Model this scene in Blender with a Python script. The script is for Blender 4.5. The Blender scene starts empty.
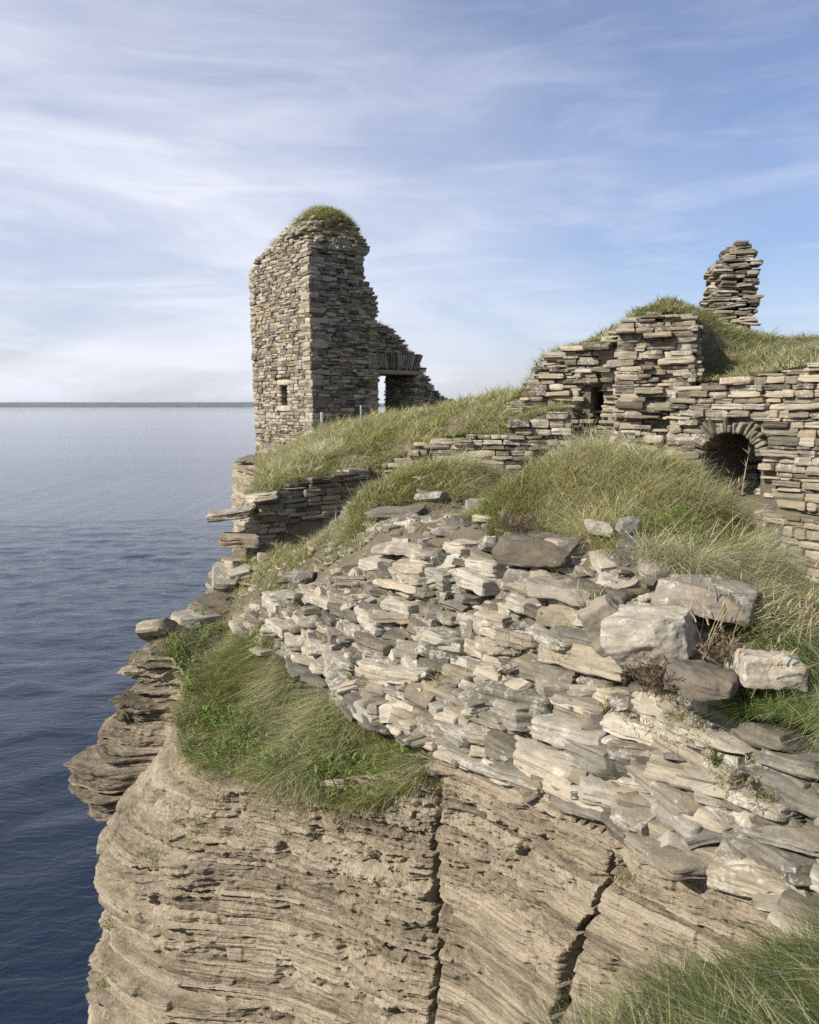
import bpy, math, numpy as np
from math import radians as R
rng = np.random.default_rng(7)
scene = bpy.context.scene
COL = scene.collection
H = 20.0                      # eye height above the sea; all plan points below are relative to the eye, then lifted by H
F, PITCH = 796.0, math.atan(107/796)

def at(px, py, Y, dz=0.0):
    """world point (relative to the eye) seen at pixel px,py at forward distance Y"""
    dx, dy = (px-409.5)/F, (512-py)/F
    c, s = math.cos(PITCH), math.sin(PITCH)
    y, z = c+dy*s, -s+dy*c
    return np.array([dx/y*Y, Y, z/y*Y+dz])

# ------------------------------------------------------------------ noise
def _h(ix, iy, iz, seed):
    n = (ix.astype(np.uint32)*np.uint32(374761393) + iy.astype(np.uint32)*np.uint32(668265263)
         + iz.astype(np.uint32)*np.uint32(2246822519) + np.uint32((seed*3266489917) & 0xffffffff))
    n = (n ^ (n >> np.uint32(13)))*np.uint32(1274126177)
    n = n ^ (n >> np.uint32(16)); n = n*np.uint32(2654435761); n = n ^ (n >> np.uint32(15))
    return (n & np.uint32(0xffffff)).astype(np.float32)/np.float32(0xffffff)
def vn(p, seed=0):
    p = np.asarray(p, dtype=np.float64); f = np.floor(p); t = (p-f).astype(np.float32)
    t = t*t*t*(t*(t*6-15)+10); i = f.astype(np.int64)
    x, y, z = i[..., 0], i[..., 1], i[..., 2]; a, b, c = t[..., 0], t[..., 1], t[..., 2]
    r = 0
    for dx in (0, 1):
        wx = a if dx else 1-a
        for dy in (0, 1):
            wy = b if dy else 1-b
            for dz in (0, 1):
                r = r + wx*wy*(c if dz else 1-c)*_h(x+dx, y+dy, z+dz, seed)
    return r*2-1
def fbm(p, o=4, seed=0, g=.5):
    r, a = 0, 1.0; p = np.asarray(p, dtype=np.float64)
    for k in range(o):
        r = r + a*vn(p, seed+k*17); p = p*2.03+11.3; a *= g
    return r
def n1(x, seed=0, y=0.0):
    x = np.asarray(x, dtype=np.float64)
    return vn(np.stack([x, np.zeros_like(x)+y, np.zeros_like(x)+.5], -1), seed)

# ------------------------------------------------------------------ object helpers
def tag(o, label=None, category=None, kind=None, group=None):
    for k, v in (('label', label), ('category', category), ('kind', kind), ('group', group)):
        if v: o[k] = v
    return o
def mk(name, V, Fc, mat, tint=None, parent=None, loc=None, smooth=True, sharp=0, **t):
    """V (N,3) relative to the eye, Fc (M,4) or (M,3); loc = base point of the thing"""
    V = np.asarray(V, dtype=np.float64).copy(); Fc = np.asarray(Fc, dtype=np.int64)
    if parent is not None:
        base = np.array(parent['_b'])
    else:
        base = np.asarray(loc if loc is not None else (0, 0, -H), dtype=np.float64)
    V -= base
    me = bpy.data.meshes.new(name)
    k = Fc.shape[1]
    me.vertices.add(len(V)); me.vertices.foreach_set('co', V.astype(np.float32).ravel())
    me.loops.add(Fc.size); me.loops.foreach_set('vertex_index', Fc.astype(np.int32).ravel())
    me.polygons.add(len(Fc)); me.polygons.foreach_set('loop_start', np.arange(0, Fc.size, k, dtype=np.int32))
    me.polygons.foreach_set('use_smooth', np.full(len(Fc), smooth))
    me.update(calc_edges=True)
    if tint is not None:
        a = me.attributes.new('tint', 'FLOAT_COLOR', 'POINT')
        c = np.ones((len(V), 4), np.float32); c[:, :3] = tint; a.data.foreach_set('color', c.ravel())
    if sharp: me.set_sharp_from_angle(angle=R(sharp))
    me.materials.append(mat)
    o = bpy.data.objects.new(name, me); COL.objects.link(o)
    if parent is not None: o.parent = parent
    else: o.location = base+np.array([0, 0, H])
    o['_b'] = [float(x) for x in base]
    return tag(o, **t)
def empty(name, loc, **t):
    o = bpy.data.objects.new(name, None); COL.objects.link(o)
    o.location = np.asarray(loc, float)+np.array([0, 0, H]); o.empty_display_size = .2
    o['_b'] = [float(x) for x in loc]
    return tag(o, **t)
def join(parts):
    V, Q, T, n = [], [], [], 0
    for v, q, t in parts:
        V.append(v); Q.append(q+n); T.append(t); n += len(v)
    return np.concatenate(V), np.concatenate(Q), np.concatenate(T)

# ------------------------------------------------------------------ materials
class NT:
    def __init__(s, name, world=None):
        if world: s.m = world
        else: s.m = bpy.data.materials.new(name)
        s.m.use_nodes = True; s.t = s.m.node_tree; s.t.nodes.clear()
    def n(s, typ, **kw):
        nd = s.t.nodes.new(typ)
        for k, v in kw.items():
            if k.startswith('i_'):
                key = k[2:]; key = int(key) if key.isdigit() else key.replace('_', ' ')
                s.plug(v, nd.inputs[key])
            else: setattr(nd, k, v)
        return nd
    def plug(s, v, sock):
        if isinstance(v, bpy.types.NodeSocket): s.t.links.new(v, sock)
        elif isinstance(v, bpy.types.Node): s.t.links.new(v.outputs[0], sock)
        else:
            if sock.type == 'RGBA' and len(v) == 3: v = (*v, 1)
            sock.default_value = v
    def math(s, op, a, b=None, clamp=False):
        nd = s.t.nodes.new('ShaderNodeMath'); nd.operation = op; nd.use_clamp = clamp
        s.plug(a, nd.inputs[0])
        if b is not None: s.plug(b, nd.inputs[1])
        return nd.outputs[0]
    def mix(s, f, a, b, mode='MIX'):
        nd = s.t.nodes.new('ShaderNodeMix'); nd.data_type = 'RGBA'; nd.blend_type = mode
        s.plug(f, nd.inputs[0]); s.plug(a, nd.inputs[6]); s.plug(b, nd.inputs[7])
        return nd.outputs[2]
    def noise(s, vec, scale, detail=4, rough=.55, dist=0.0):
        nd = s.n('ShaderNodeTexNoise'); nd.inputs['Scale'].default_value = scale
        nd.inputs['Detail'].default_value = detail; nd.inputs['Roughness'].default_value = rough
        nd.inputs['Distortion'].default_value = dist; s.plug(vec, nd.inputs['Vector'])
        return nd.outputs['Fac']
    def ramp(s, f, stops):
        nd = s.n('ShaderNodeValToRGB'); cr = nd.color_ramp
        while len(cr.elements) < len(stops): cr.elements.new(.5)
        for e, (p, c) in zip(cr.elements, stops):
            e.position = p; e.color = (*c, 1) if not np.isscalar(c) else (c, c, c, 1)
        s.plug(f, nd.inputs[0]); return nd.outputs[0]
    def mapping(s, vec, scale=(1, 1, 1), loc=(0, 0, 0), rot=(0, 0, 0)):
        nd = s.n('ShaderNodeMapping'); nd.inputs['Scale'].default_value = scale
        nd.inputs['Location'].default_value = loc; nd.inputs['Rotation'].default_value = rot
        s.plug(vec, nd.inputs['Vector']); return nd.outputs[0]
    def out(s, shader, vol=False):
        o = s.n('ShaderNodeOutputMaterial')
        s.plug(shader, o.inputs['Volume' if vol else 'Surface']); return s.m

def stone_mat(name, dark, mid, light, white=.5, orange=.0, sc=1.0, bump=.012, lam=1.0):
    m = NT(name)
    g = m.n('ShaderNodeNewGeometry').outputs['Position']
    a = m.n('ShaderNodeAttribute', attribute_name='tint')
    sp = m.n('ShaderNodeSeparateColor', i_Color=a.outputs['Color'])
    r, w, l = sp.outputs[0], sp.outputs[1], sp.outputs[2]
    n_a = m.noise(g, 5*sc, 6, .65)
    n_b = m.noise(m.mapping(g, (4*sc, 4*sc, 45*sc)), 1.0, 5, .6)
    n_c = m.noise(g, 38*sc, 6, .7)
    f = m.math('ADD', m.math('MULTIPLY', r, .62), m.math('MULTIPLY', n_a, .50))
    f = m.math('ADD', f, m.math('MULTIPLY', m.math('SUBTRACT', n_b, .5), .55*lam))
    f = m.math('ADD', f, m.math('MULTIPLY', m.math('SUBTRACT', n_c, .5), .35))
    col = m.ramp(f, [(.22, dark), (.55, mid), (.88, light)])
    warm = m.mix(m.math('MULTIPLY', w, .55), col, m.mix(1.0, col, (1.0, .86, .66), 'MULTIPLY'))
    # lichen crusts: pale grey blotches and a few ochre ones
    lf = m.ramp(m.math('ADD', m.noise(g, 9*sc, 7, .72), m.math('MULTIPLY', m.math('SUBTRACT', l, .5), .22)), [(.56, 0.0), (.63, 1.0)])
    lf = m.math('MULTIPLY', lf, m.ramp(n_c, [(.38, 0.0), (.55, 1.0)]))
    col2 = m.mix(m.math('MULTIPLY', lf, white), warm, (.50, .49, .44))
    df = m.ramp(m.noise(m.mapping(g, (1, 1, 1), (7, 3, 1)), 13*sc, 6, .7), [(.60, 0.0), (.70, 1.0)])
    col3 = m.mix(m.math('MULTIPLY', df, .5), col2, (.085, .08, .07))
    of = m.math('MULTIPLY', m.ramp(m.noise(m.mapping(g, (1, 1, 1), (2, 9, 4)), 3.2*sc, 6, .65), [(.54, 0.0), (.62, 1.0)]), orange)
    col4 = m.mix(of, col3, (.42, .27, .06))
    hgt = m.math('ADD', m.math('MULTIPLY', n_c, .6), m.math('ADD', m.math('MULTIPLY', n_b, .8*lam), m.math('MULTIPLY', m.noise(g, 130*sc, 3, .6), .25)))
    b = m.n('ShaderNodeBump', i_Height=hgt, i_Distance=bump, i_Strength=.9)
    p = m.n('ShaderNodeBsdfPrincipled', i_Base_Color=col4, i_Roughness=.9, i_Normal=b)
    p.inputs['Specular IOR Level'].default_value = .25
    return m.out(p)
M_rub = stone_mat('rubble_stone', (.075, .070, .058), (.205, .192, .160), (.37, .345, .29), .55, .10, 1.0, .014, .7)
M_bld = stone_mat('boulder_stone', (.085, .08, .07), (.185, .175, .155), (.33, .31, .265), .6, .06, 1.2, .012, .15)
M_tow = stone_mat('tower_stone', (.070, .064, .052), (.20, .182, .146), (.36, .33, .268), .5, .24, .55, .03, .5)
M_wal = stone_mat('wall_stone', (.070, .063, .050), (.20, .182, .143), (.36, .328, .262), .55, .12, .7, .02, .6)

def earth_mat(name, a_, b_, sc=6):
    m = NT(name); g = m.n('ShaderNodeNewGeometry').outputs['Position']
    n = m.noise(g, sc, 8, .7); n2 = m.noise(g, sc*12, 4, .7)
    col = m.ramp(m.math('ADD', m.math('MULTIPLY', n, .6), m.math('MULTIPLY', n2, .4)), [(.35, a_), (.65, b_)])
    b = m.n('ShaderNodeBump', i_Height=m.math('ADD', n, m.math('MULTIPLY', n2, .5)), i_Distance=.05, i_Strength=1.0)
    return m.out(m.n('ShaderNodeBsdfPrincipled', i_Base_Color=col, i_Roughness=.95, i_Normal=b))
M_earth = earth_mat('earth', (.10, .085, .05), (.22, .18, .12))
M_core = earth_mat('wall_core', (.09, .078, .058), (.20, .172, .125), 9)

def cliff_mat():
    m = NT('cliff_rock'); g = m.n('ShaderNodeNewGeometry').outputs['Position']
    a = m.n('ShaderNodeAttribute', attribute_name='tint')
    sp = m.n('ShaderNodeSeparateColor', i_Color=a.outputs['Color'])
    n_a = m.noise(g, 2.2, 7, .68)
    n_b = m.noise(m.mapping(g, (1.6, 1.6, 26)), 1.0, 6, .62, .3)
    n_c = m.noise(m.mapping(g, (9, 9, 62)), 1.0, 6, .7)
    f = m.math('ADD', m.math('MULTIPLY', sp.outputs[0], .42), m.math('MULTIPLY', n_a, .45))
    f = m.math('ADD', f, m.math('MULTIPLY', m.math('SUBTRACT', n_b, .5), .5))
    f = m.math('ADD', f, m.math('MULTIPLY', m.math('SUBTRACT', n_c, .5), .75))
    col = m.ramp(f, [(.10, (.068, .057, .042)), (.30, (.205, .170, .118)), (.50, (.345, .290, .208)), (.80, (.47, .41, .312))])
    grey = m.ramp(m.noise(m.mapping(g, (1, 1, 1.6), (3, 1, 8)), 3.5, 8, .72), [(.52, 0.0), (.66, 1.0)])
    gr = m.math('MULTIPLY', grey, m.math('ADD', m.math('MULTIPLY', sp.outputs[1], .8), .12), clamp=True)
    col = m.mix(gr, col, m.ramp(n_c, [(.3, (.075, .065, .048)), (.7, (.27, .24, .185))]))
    moss = m.math('MULTIPLY', m.ramp(m.noise(m.mapping(g, (1, 1, 1), (5, 5, 5)), 2.4, 8, .7), [(.58, 0.0), (.68, 1.0)]), sp.outputs[2])
    col = m.mix(m.math('MULTIPLY', moss, .7), col, (.11, .125, .045))
    hgt = m.math('ADD', m.math('MULTIPLY', n_c, 1.0), m.math('MULTIPLY', m.noise(g, 70, 5, .7), .55))
    b = m.n('ShaderNodeBump', i_Height=hgt, i_Distance=.032, i_Strength=1.0)
    p = m.n('ShaderNodeBsdfPrincipled', i_Base_Color=col, i_Roughness=.93, i_Normal=b)
    p.inputs['Specular IOR Level'].default_value = .2
    return m.out(p)
M_cliff = cliff_mat()

def blade_mat(name='grass_blade', tr=.48):
    m = NT(name); a = m.n('ShaderNodeAttribute', attribute_name='tint').outputs['Color']
    p = m.n('ShaderNodeBsdfPrincipled', i_Base_Color=a, i_Roughness=.55)
    p.inputs['Specular IOR Level'].default_value = .35
    t = m.n('ShaderNodeBsdfTranslucent', i_Color=m.mix(1.0, a, (1.0, 1.0, .75), 'MULTIPLY'))
    mx = m.n('ShaderNodeMixShader', i_Fac=tr); m.plug(p, mx.inputs[1]); m.plug(t, mx.inputs[2])
    return m.out(mx)
M_grass = blade_mat()
def plain(name, c, rough=.7, metal=0.0):
    m = NT(name); g = m.n('ShaderNodeNewGeometry').outputs['Position']
    n = m.noise(g, 14, 5, .7)
    col = m.mix(n, tuple(x*.65 for x in c), tuple(min(1, x*1.3) for x in c))
    return m.out(m.n('ShaderNodeBsdfPrincipled', i_Base_Color=col, i_Roughness=rough, i_Metallic=metal))
M_post = plain('weathered_post', (.36, .36, .35))
M_wood = plain('old_timber', (.19, .15, .10))

# ------------------------------------------------------------------ stones
_tmpl = {}
def template(n, k=7.0):
    if (n, k) in _tmpl: return _tmpl[(n, k)]
    idx, V, Q = {}, [], []
    s = [-1+2*i/n for i in range(n+1)]
    def vid(p):
        q = tuple(int(round((x+1)/2*n)) for x in p)
        if q not in idx: idx[q] = len(V); V.append(p)
        return idx[q]
    for ax in range(3):
        for sg in (-1, 1):
            for i in range(n):
                for j in range(n):
                    c = []
                    for (a, b) in ((i, j), (i+1, j), (i+1, j+1), (i, j+1)):
                        p = [0, 0, 0]; p[ax] = sg; p[(ax+1) % 3] = s[a]; p[(ax+2) % 3] = s[b]; c.append(vid(tuple(p)))
                    Q.append(c if sg > 0 else c[::-1])
    V = np.array(V, float)
    V = V/((np.abs(V)**k).sum(1)**(1/k))[:, None]
    _tmpl[(n, k)] = (V, np.array(Q)); return _tmpl[(n, k)]
def stones(C, Hs, yaw, n=4, tilt=0.04, clips=4, rough=.012, freq=7.0, lam=.05, k=16.0, keep=(.80, 1.0), seed=1, roll=None, flat=.22, th=.022):
    """a set of rough split slabs: centres C, half sizes Hs, headings yaw -> verts, quads, tint"""
    C, Hs, yaw = np.asarray(C, float), np.asarray(Hs, float), np.asarray(yaw, float)
    M = len(C); r = np.random.default_rng(seed)
    tv, tq = template(n, k)
    V = np.repeat(tv[None], M, 0)
    for j in range(clips):
        d = r.normal(size=(M, 3)); d[:, 2] *= flat*(1 if j % 3 else 3.5); d /= np.linalg.norm(d, axis=1)[:, None]
        lim = r.uniform(*keep, M)*np.abs(d).sum(1)
        ex = np.maximum(0, np.einsum('mvk,mk->mv', V, d)-lim[:, None])
        V = V-ex[..., None]*d[:, None]
    lat = np.clip(np.max(np.abs(tv[:, :2]), 1)*1.25-.25, 0, 1)[None]      # 1 on the sides, less towards the middle of the beds
    V = V*Hs[:, None]
    off = r.uniform(0, 200, (M, 1, 3))
    P = V+off
    if lam > 0:
        ly = np.floor((P[..., 2]+.006*vn(P*np.array([6, 6, 1.]), seed+4))/th)
        lz = vn(np.stack([P[..., 0]*5, P[..., 1]*5, ly*3.17], -1), seed+5)+.6*(_h(ly.astype(np.int64), ly.astype(np.int64)*0+np.arange(M)[:, None], ly.astype(np.int64)*0, seed)-.5)
        sc = np.minimum(Hs[:, :2].min(1), .16)[:, None]
        rad = V[..., :2]/(np.linalg.norm(V[..., :2], axis=-1)[..., None]+1e-4)
        V[..., :2] += rad*(lam*2.2*lz*sc*lat)[..., None]
    dr = tv/np.linalg.norm(tv, axis=1)[:, None]
    amp = rough*np.minimum(1.0, Hs.min(1)/.06)
    q = fbm(P*freq, 5 if n > 8 else 2, seed+9, .58)
    if n > 8: q = q*.6+.55*(.35-np.abs(fbm(P*freq*.8+31, 3, seed+19)))     # ridged chips
    V = V+dr[None]*(q*amp[:, None])[..., None]
    ta, tb = r.normal(0, tilt, M), r.normal(0, tilt, M)
    if roll is not None: ta, tb = ta+roll[:, 0], tb+roll[:, 1]
    x, y, z = V[..., 0], V[..., 1], V[..., 2]
    ca, sa = np.cos(ta)[:, None], np.sin(ta)[:, None]
    y, z = y*ca-z*sa, y*sa+z*ca
    cb, sb = np.cos(tb)[:, None], np.sin(tb)[:, None]
    x, z = x*cb+z*sb, -x*sb+z*cb
    cy, sy = np.cos(yaw)[:, None], np.sin(yaw)[:, None]
    x, y = x*cy-y*sy, x*sy+y*cy
    W = np.stack([x, y, z], -1)+C[:, None]
    nv = len(tv)
    Q = (tq[None]+(np.arange(M)*nv)[:, None, None]).reshape(-1, 4)
    T = np.repeat(r.uniform(0, 1, (M, 1, 3)), nv, 1).reshape(-1, 3)
    return W.reshape(-1, 3), Q, T

def coursed(P0, e, L, z0, prof, ch=(.07, .14), cw=(.18, .5), dep=.34, jut=.04, hole=None, lean=(0, 0), r=rng, shade=None):
    """lay courses on a face starting at plan point P0 along unit e; outward normal is e rotated -90deg. -> C, Hs, yaw lists"""
    P0 = np.asarray(P0, float); e = np.asarray(e, float); nrm = np.array([e[1], -e[0]])
    C, Hs = [], []; z = z0; yaw = math.atan2(e[1], e[0])
    us = np.linspace(0, L, 200); zmax = max(prof(u) for u in us)
    while z < zmax:
        hc = r.uniform(*ch); u = -r.uniform(0, .25)
        if r.random() < .25: hc *= .6
        while u < L:
            w = r.uniform(*cw)*(1 if r.random() < .7 else .55); w0 = w
            ua, ub = max(u, r.normal(-.01, .02)), min(u+w, L+r.normal(.01, .02)); w = ub-ua
            cu = (ua+ub)/2; cz = z+hc/2
            if w > .06 and cz+hc*.2 < prof(min(max(cu, 0), L)) and not (hole and hole(cu, cz, w, hc)):
                hh = hc if r.random() < .8 else hc*r.uniform(.75, 1.0)
                d = dep*r.uniform(.8, 1.15); j = r.normal(0, jut)
                p = P0+e*cu+nrm*(j-d/2)+np.asarray(lean)*(cz-z0)
                C.append((p[0], p[1], cz+r.normal(0, .005))); Hs.append((w/2*.985, d/2, hh/2*.965))
            u += w0
        z += hc
    return np.array(C), np.array(Hs), np.full(len(C), yaw)

def core(P0, e, L, z0, prof, T, inset=.05, hole=None, lean=(0, 0), du=.12, dz=.12, drop=.06, ei=.0):
    """rubble core behind the facing: cells of du x dz, thickness T"""
    P0 = np.asarray(P0, float); e = np.asarray(e, float); nrm = np.array([e[1], -e[0]])
    V, Q = [], []
    nu = max(1, int(L/du))
    for i in range(nu):
        a, b = ei+(L-2*ei)*i/nu, ei+(L-2*ei)*(i+1)/nu; um = (a+b)/2; zt = prof(um)-drop
        runs = [(z0-.05, zt)]
        if hole:
            runs = []; z = z0-.05; st = None
            while z < zt:
                if hole(um, z+dz/2, .0, .0):
                    if st is not None: runs.append((st, z)); st = None
                elif st is None: st = z
                z = z+dz
            if st is not None: runs.append((st, zt))
        for (za, zb) in runs:
            if zb-za < .02: continue
            k = len(V)
            for z in (za, zb):
                for (u, d) in ((a, -inset), (b, -inset), (b, -T), (a, -T)):
                    p = P0+e*u+nrm*d+np.asarray(lean)*(z-z0); V.append((p[0], p[1], z))
            Q += [(k, k+1, k+5, k+4), (k+1, k+2, k+6, k+5), (k+2, k+3, k+7, k+6), (k+3, k, k+4, k+7), (k+4, k+5, k+6, k+7), (k+3, k+2, k+1, k)]
    V = np.array(V); return V, np.array(Q), np.full((len(V), 3), .3)

# ------------------------------------------------------------------ ground: thin-plate surface through surveyed points
def pl(*a): return at(*a)
GP = [(0, 0, -1.65), (-1.2, -2, -1.65), (2, -2, -1.6), (3.2, 0, -1.5), (.2, 1.2, -2.0), (.62, 2.45, -2.35), (1.2, 2.8, -2.38), (1.85, 3.0, -2.3), (2.6, 2.6, -2.0), (3.3, 2.2, -1.7),
      # foot of the rubble wall
      (2.2, 3.85, -2.62), (1.2, 4.95, -2.65), (.24, 6.05, -2.7), (-.6, 7.3, -2.68), (-1.4, 8.55, -2.62),
      # its broken top
      (2.5, 4.1, -2.0), (2.3, 4.55, -1.72), (2.0, 4.6, -1.85), at(700, 660, 4.85), at(740, 610, 4.95), at(620, 580, 5.7), at(540, 555, 6.5), at(480, 540, 7.2), at(430, 545, 7.6), at(370, 552, 8.2), at(300, 578, 9.0), at(270, 605, 9.35),
      # grassy mound behind it
      at(480, 505, 8.0, -.1), at(525, 468, 7.8, -.08), at(600, 442, 7.5, -.08), at(660, 452, 7.2, -.08), at(715, 488, 6.7, -.06), at(760, 560, 6.0, -.1), at(560, 525, 7.0, -.06), at(640, 530, 6.3, -.08), at(700, 560, 5.8, -.06), at(610, 490, 7.0, -.1),
      (2.0, 8.6, -1.3), (1.2, 9.0, -1.3), (2.9, 7.6, -1.5), (3.2, 6.2, -1.75), (2.9, 5.2, -1.7), (3.0, 4.3, -1.55), (3.6, 3.4, -1.5), at(800, 730, 4.05), at(815, 640, 4.9),
      # courtyard
      (3.2, 9.2, -1.9), (4.2, 10.5, -2.25), (3.0, 11.5, -1.75), (5.2, 8.5, -2.3), (4.6, 6.4, -1.9), (6.5, 6, -1.8), (7, 3, -1.6),
      # grass hummock behind the rubble wall
      at(352, 500, 10.2, -.06), at(395, 468, 10.3, -.10), at(440, 456, 10.3, -.10), at(480, 468, 10.2, -.08), at(385, 516, 9.6), at(450, 512, 9.4), (.3, 11.7, -1.55), (1.4, 11.4, -1.4), (-.5, 11.5, -1.75),
      at(330, 562, 9.6, -.05), at(275, 562, 10.8, -.05), at(240, 605, 10.3, -.05), at(300, 596, 9.4), at(235, 565, 11.6, -.05), at(340, 550, 11.6), (-.9, 12.0, -1.95), (-1.7, 12.0, -2.2), (-2.3, 12.0, -2.25),
      # terrace above the low curtain wall, rising to the ridge
      at(265, 492, 12.9, -.06), at(300, 486, 13.1, -.06), at(345, 470, 13.7, -.06), at(385, 455, 14.2, -.06), at(262, 468, 16, -.12), at(300, 456, 15.8, -.12), at(345, 432, 15.6, -.14), at(400, 414, 15.6, -.14), at(450, 408, 15.2, -.14), at(500, 404, 14.8, -.1), at(530, 400, 14.6, -.1),
      at(430, 440, 13.9, -.06), at(470, 436, 13.9, -.06), at(510, 436, 13.9, -.06), (.2, 12.9, -1.45), (1.2, 12.9, -1.35), (2.0, 12.9, -1.35), (-.2, 13.45, -1.4), (.8, 13.35, -1.3), (1.0, 18, .0), (-2, 19, -.6), (-3.4, 19, -1.3), (-3.0, 22, -1.2), (0, 22, -.4), (-4.2, 24, -1.5), (-1, 25, -1.0), (3, 20, .3), (6, 20, .4), (12, 20, .3), (0, 32, -1.5), (-5, 31, -1.8), (8, 34, -.5), (20, 34, -.5), (18, 12, -.5), (12, 8, -1.5), (12, 2, -1.4), (5, -3, -1.5),
      # buttress below the wall
      at(220, 645, 9.6, -.05), at(250, 702, 8.2, -.05), at(320, 700, 7.7, -.05), at(380, 735, 6.7, -.06), at(200, 680, 9.0, -.04), at(270, 760, 7.3, -.04), (-.97, 6.72, -3.22), (-1.6, 7.15, -3.38), (-2.15, 7.65, -3.42), (-2.35, 8.3, -3.3), (-2.45, 9.0, -3.1), (-3.0, 9.5, -2.92), (-2.95, 10.3, -2.85), (-2.6, 11.2, -2.7), (-1.6, 12.3, -2.28), (-1.1, 12.65, -2.2), (-.65, 12.95, -2.05), (-.3, 12.5, -2.0), (2.2, 13.8, -1.25), (2.9, 13.4, -1.45), (-2.6, 12.3, -2.35), (-2.6, 13.2, -1.5), (-2.8, 15, -1.35), (-3.1, 17.5, -1.3), (3.0, 12.7, -1.55), (2.7, 13.5, -1.45), (3.6, 12.4, -1.6), (3.8, 11.6, -2.0)]
GP = np.array(GP, float)
def tps_fit(P, lam=.02):
    n = len(P); d = np.hypot(P[:, None, 0]-P[None, :, 0], P[:, None, 1]-P[None, :, 1])
    K = np.where(d > 0, d*d*np.log(d+1e-12), 0)+np.eye(n)*lam
    A = np.zeros((n+3, n+3)); A[:n, :n] = K; A[:n, n] = 1; A[:n, n+1:] = P[:, :2]; A[n, :n] = 1; A[n+1:, :n] = P[:, :2].T
    return np.linalg.solve(A, np.r_[P[:, 2], 0, 0, 0])
def tps_eval(P, w, x, y):
    x, y = np.asarray(x, float), np.asarray(y, float); n = len(P); out = np.zeros(x.size)
    X, Y = x.ravel(), y.ravel()
    for s in range(0, X.size, 20000):
        d = np.hypot(X[s:s+20000, None]-P[None, :, 0], Y[s:s+20000, None]-P[None, :, 1])
        out[s:s+20000] = np.where(d > 0, d*d*np.log(d+1e-12), 0)@w[:n]+w[n]+X[s:s+20000]*w[n+1]+Y[s:s+20000]*w[n+2]
    return out.reshape(x.shape)
GW = tps_fit(GP)
def G(x, y): return tps_eval(GP, GW, x, y)

RIM = np.array([(-.5, -6, -1.7), (-.4, -2, -1.7), (-.15, 0, -1.75), (.10, 1.1, -2.0), (.42, 2.42, -2.30), (1.08, 3.04, -2.38), (1.9, 3.3, -2.36), (2.4, 3.5, -2.45), (2.3, 3.78, -2.6), (1.72, 4.36, -2.66), (1.0, 5.16, -2.68), (.45, 5.8, -2.72), (.23, 5.92, -2.78),
                (-.25, 6.15, -2.98), (-.97, 6.62, -3.3), (-1.6, 7.05, -3.45), (-2.2, 7.6, -3.5), (-2.42, 8.2, -3.38), (-2.55, 8.9, -3.16), (-2.82, 9.2, -2.98), (-3.22, 9.45, -2.92), (-3.2, 10.1, -2.85), (-2.85, 11.1, -2.7), (-2.78, 12.3, -2.35), (-2.72, 13.1, -1.55), (-2.95, 15, -1.42), (-3.3, 17.5, -1.38), (-4.0, 21, -1.6), (-5.6, 25, -1.9), (-6.4, 30, -2.0), (-4, 36, -2.0), (6, 39, -1.5), (30, 40, -1.5)], float)
def inpoly(x, y, poly):
    x, y = np.asarray(x), np.asarray(y); ins = np.zeros(x.shape, bool); n = len(poly)
    for i in range(n):
        x1, y1 = poly[i][:2]; x2, y2 = poly[(i+1) % n][:2]
        if y1 == y2: continue
        c = ((y1 > y) != (y2 > y)) & (x < (x2-x1)*(y-y1)/(y2-y1)+x1); ins ^= c
    return ins
LAND = [tuple(p[:2]) for p in RIM]+[(30, -6)]
def grid_ground(name, xs, ys, hf, keep, mat, rough=.05, skirt=0, **t):
    X, Y = np.meshgrid(xs, ys); Z = hf(X, Y)
    Z = Z+rough*fbm(np.stack([X*2.3, Y*2.3, X*0], -1), 4, 3)-.03
    ok = keep(X, Y); nx = len(xs); I = np.arange(X.size).reshape(X.shape)
    q = np.stack([I[:-1, :-1], I[:-1, 1:], I[1:, 1:], I[1:, :-1]], -1)
    m = ok[:-1, :-1] & ok[:-1, 1:] & ok[1:, 1:] & ok[1:, :-1]
    q = q[m]; used = np.unique(q); re = np.full(X.size, -1); re[used] = np.arange(len(used))
    V = np.stack([X, Y, Z], -1).reshape(-1, 3)[used]
    if skirt:
        Q = re[q]; E = np.concatenate([Q[:, [0, 1]], Q[:, [1, 2]], Q[:, [2, 3]], Q[:, [3, 0]]]); key = np.sort(E, 1)
        _, idx, cnt = np.unique(key, axis=0, return_index=True, return_counts=True); B = E[idx[cnt == 1]]
        low = np.full(len(V), -1); bv = np.unique(B); low[bv] = len(V)+np.arange(len(bv)); V2 = V[bv].copy(); V2[:, 2] -= skirt
        V = np.concatenate([V, V2]); Q = np.concatenate([Q, np.stack([B[:, 1], B[:, 0], low[B[:, 0]], low[B[:, 1]]], -1)])
        return mk(name, V, Q, mat, **t)
    return mk(name, V, re[q], mat, **t)
xs = np.r_[np.arange(-7, -4, .2), np.arange(-4, 4, .05), np.arange(4, 7, .1), np.arange(7, 30, .5)]
ys = np.r_[np.arange(-6, 1.5, .25), np.arange(1.5, 15, .05), np.arange(15, 40, .2)]
BL = np.array([(4.3, 1.5), (3.1, 2.8), (2.2, 3.84), (1.47, 4.66), (.24, 6.03), (-.54, 6.95), (-1.44, 8.6), (-1.95, 9.5)], float)
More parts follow.
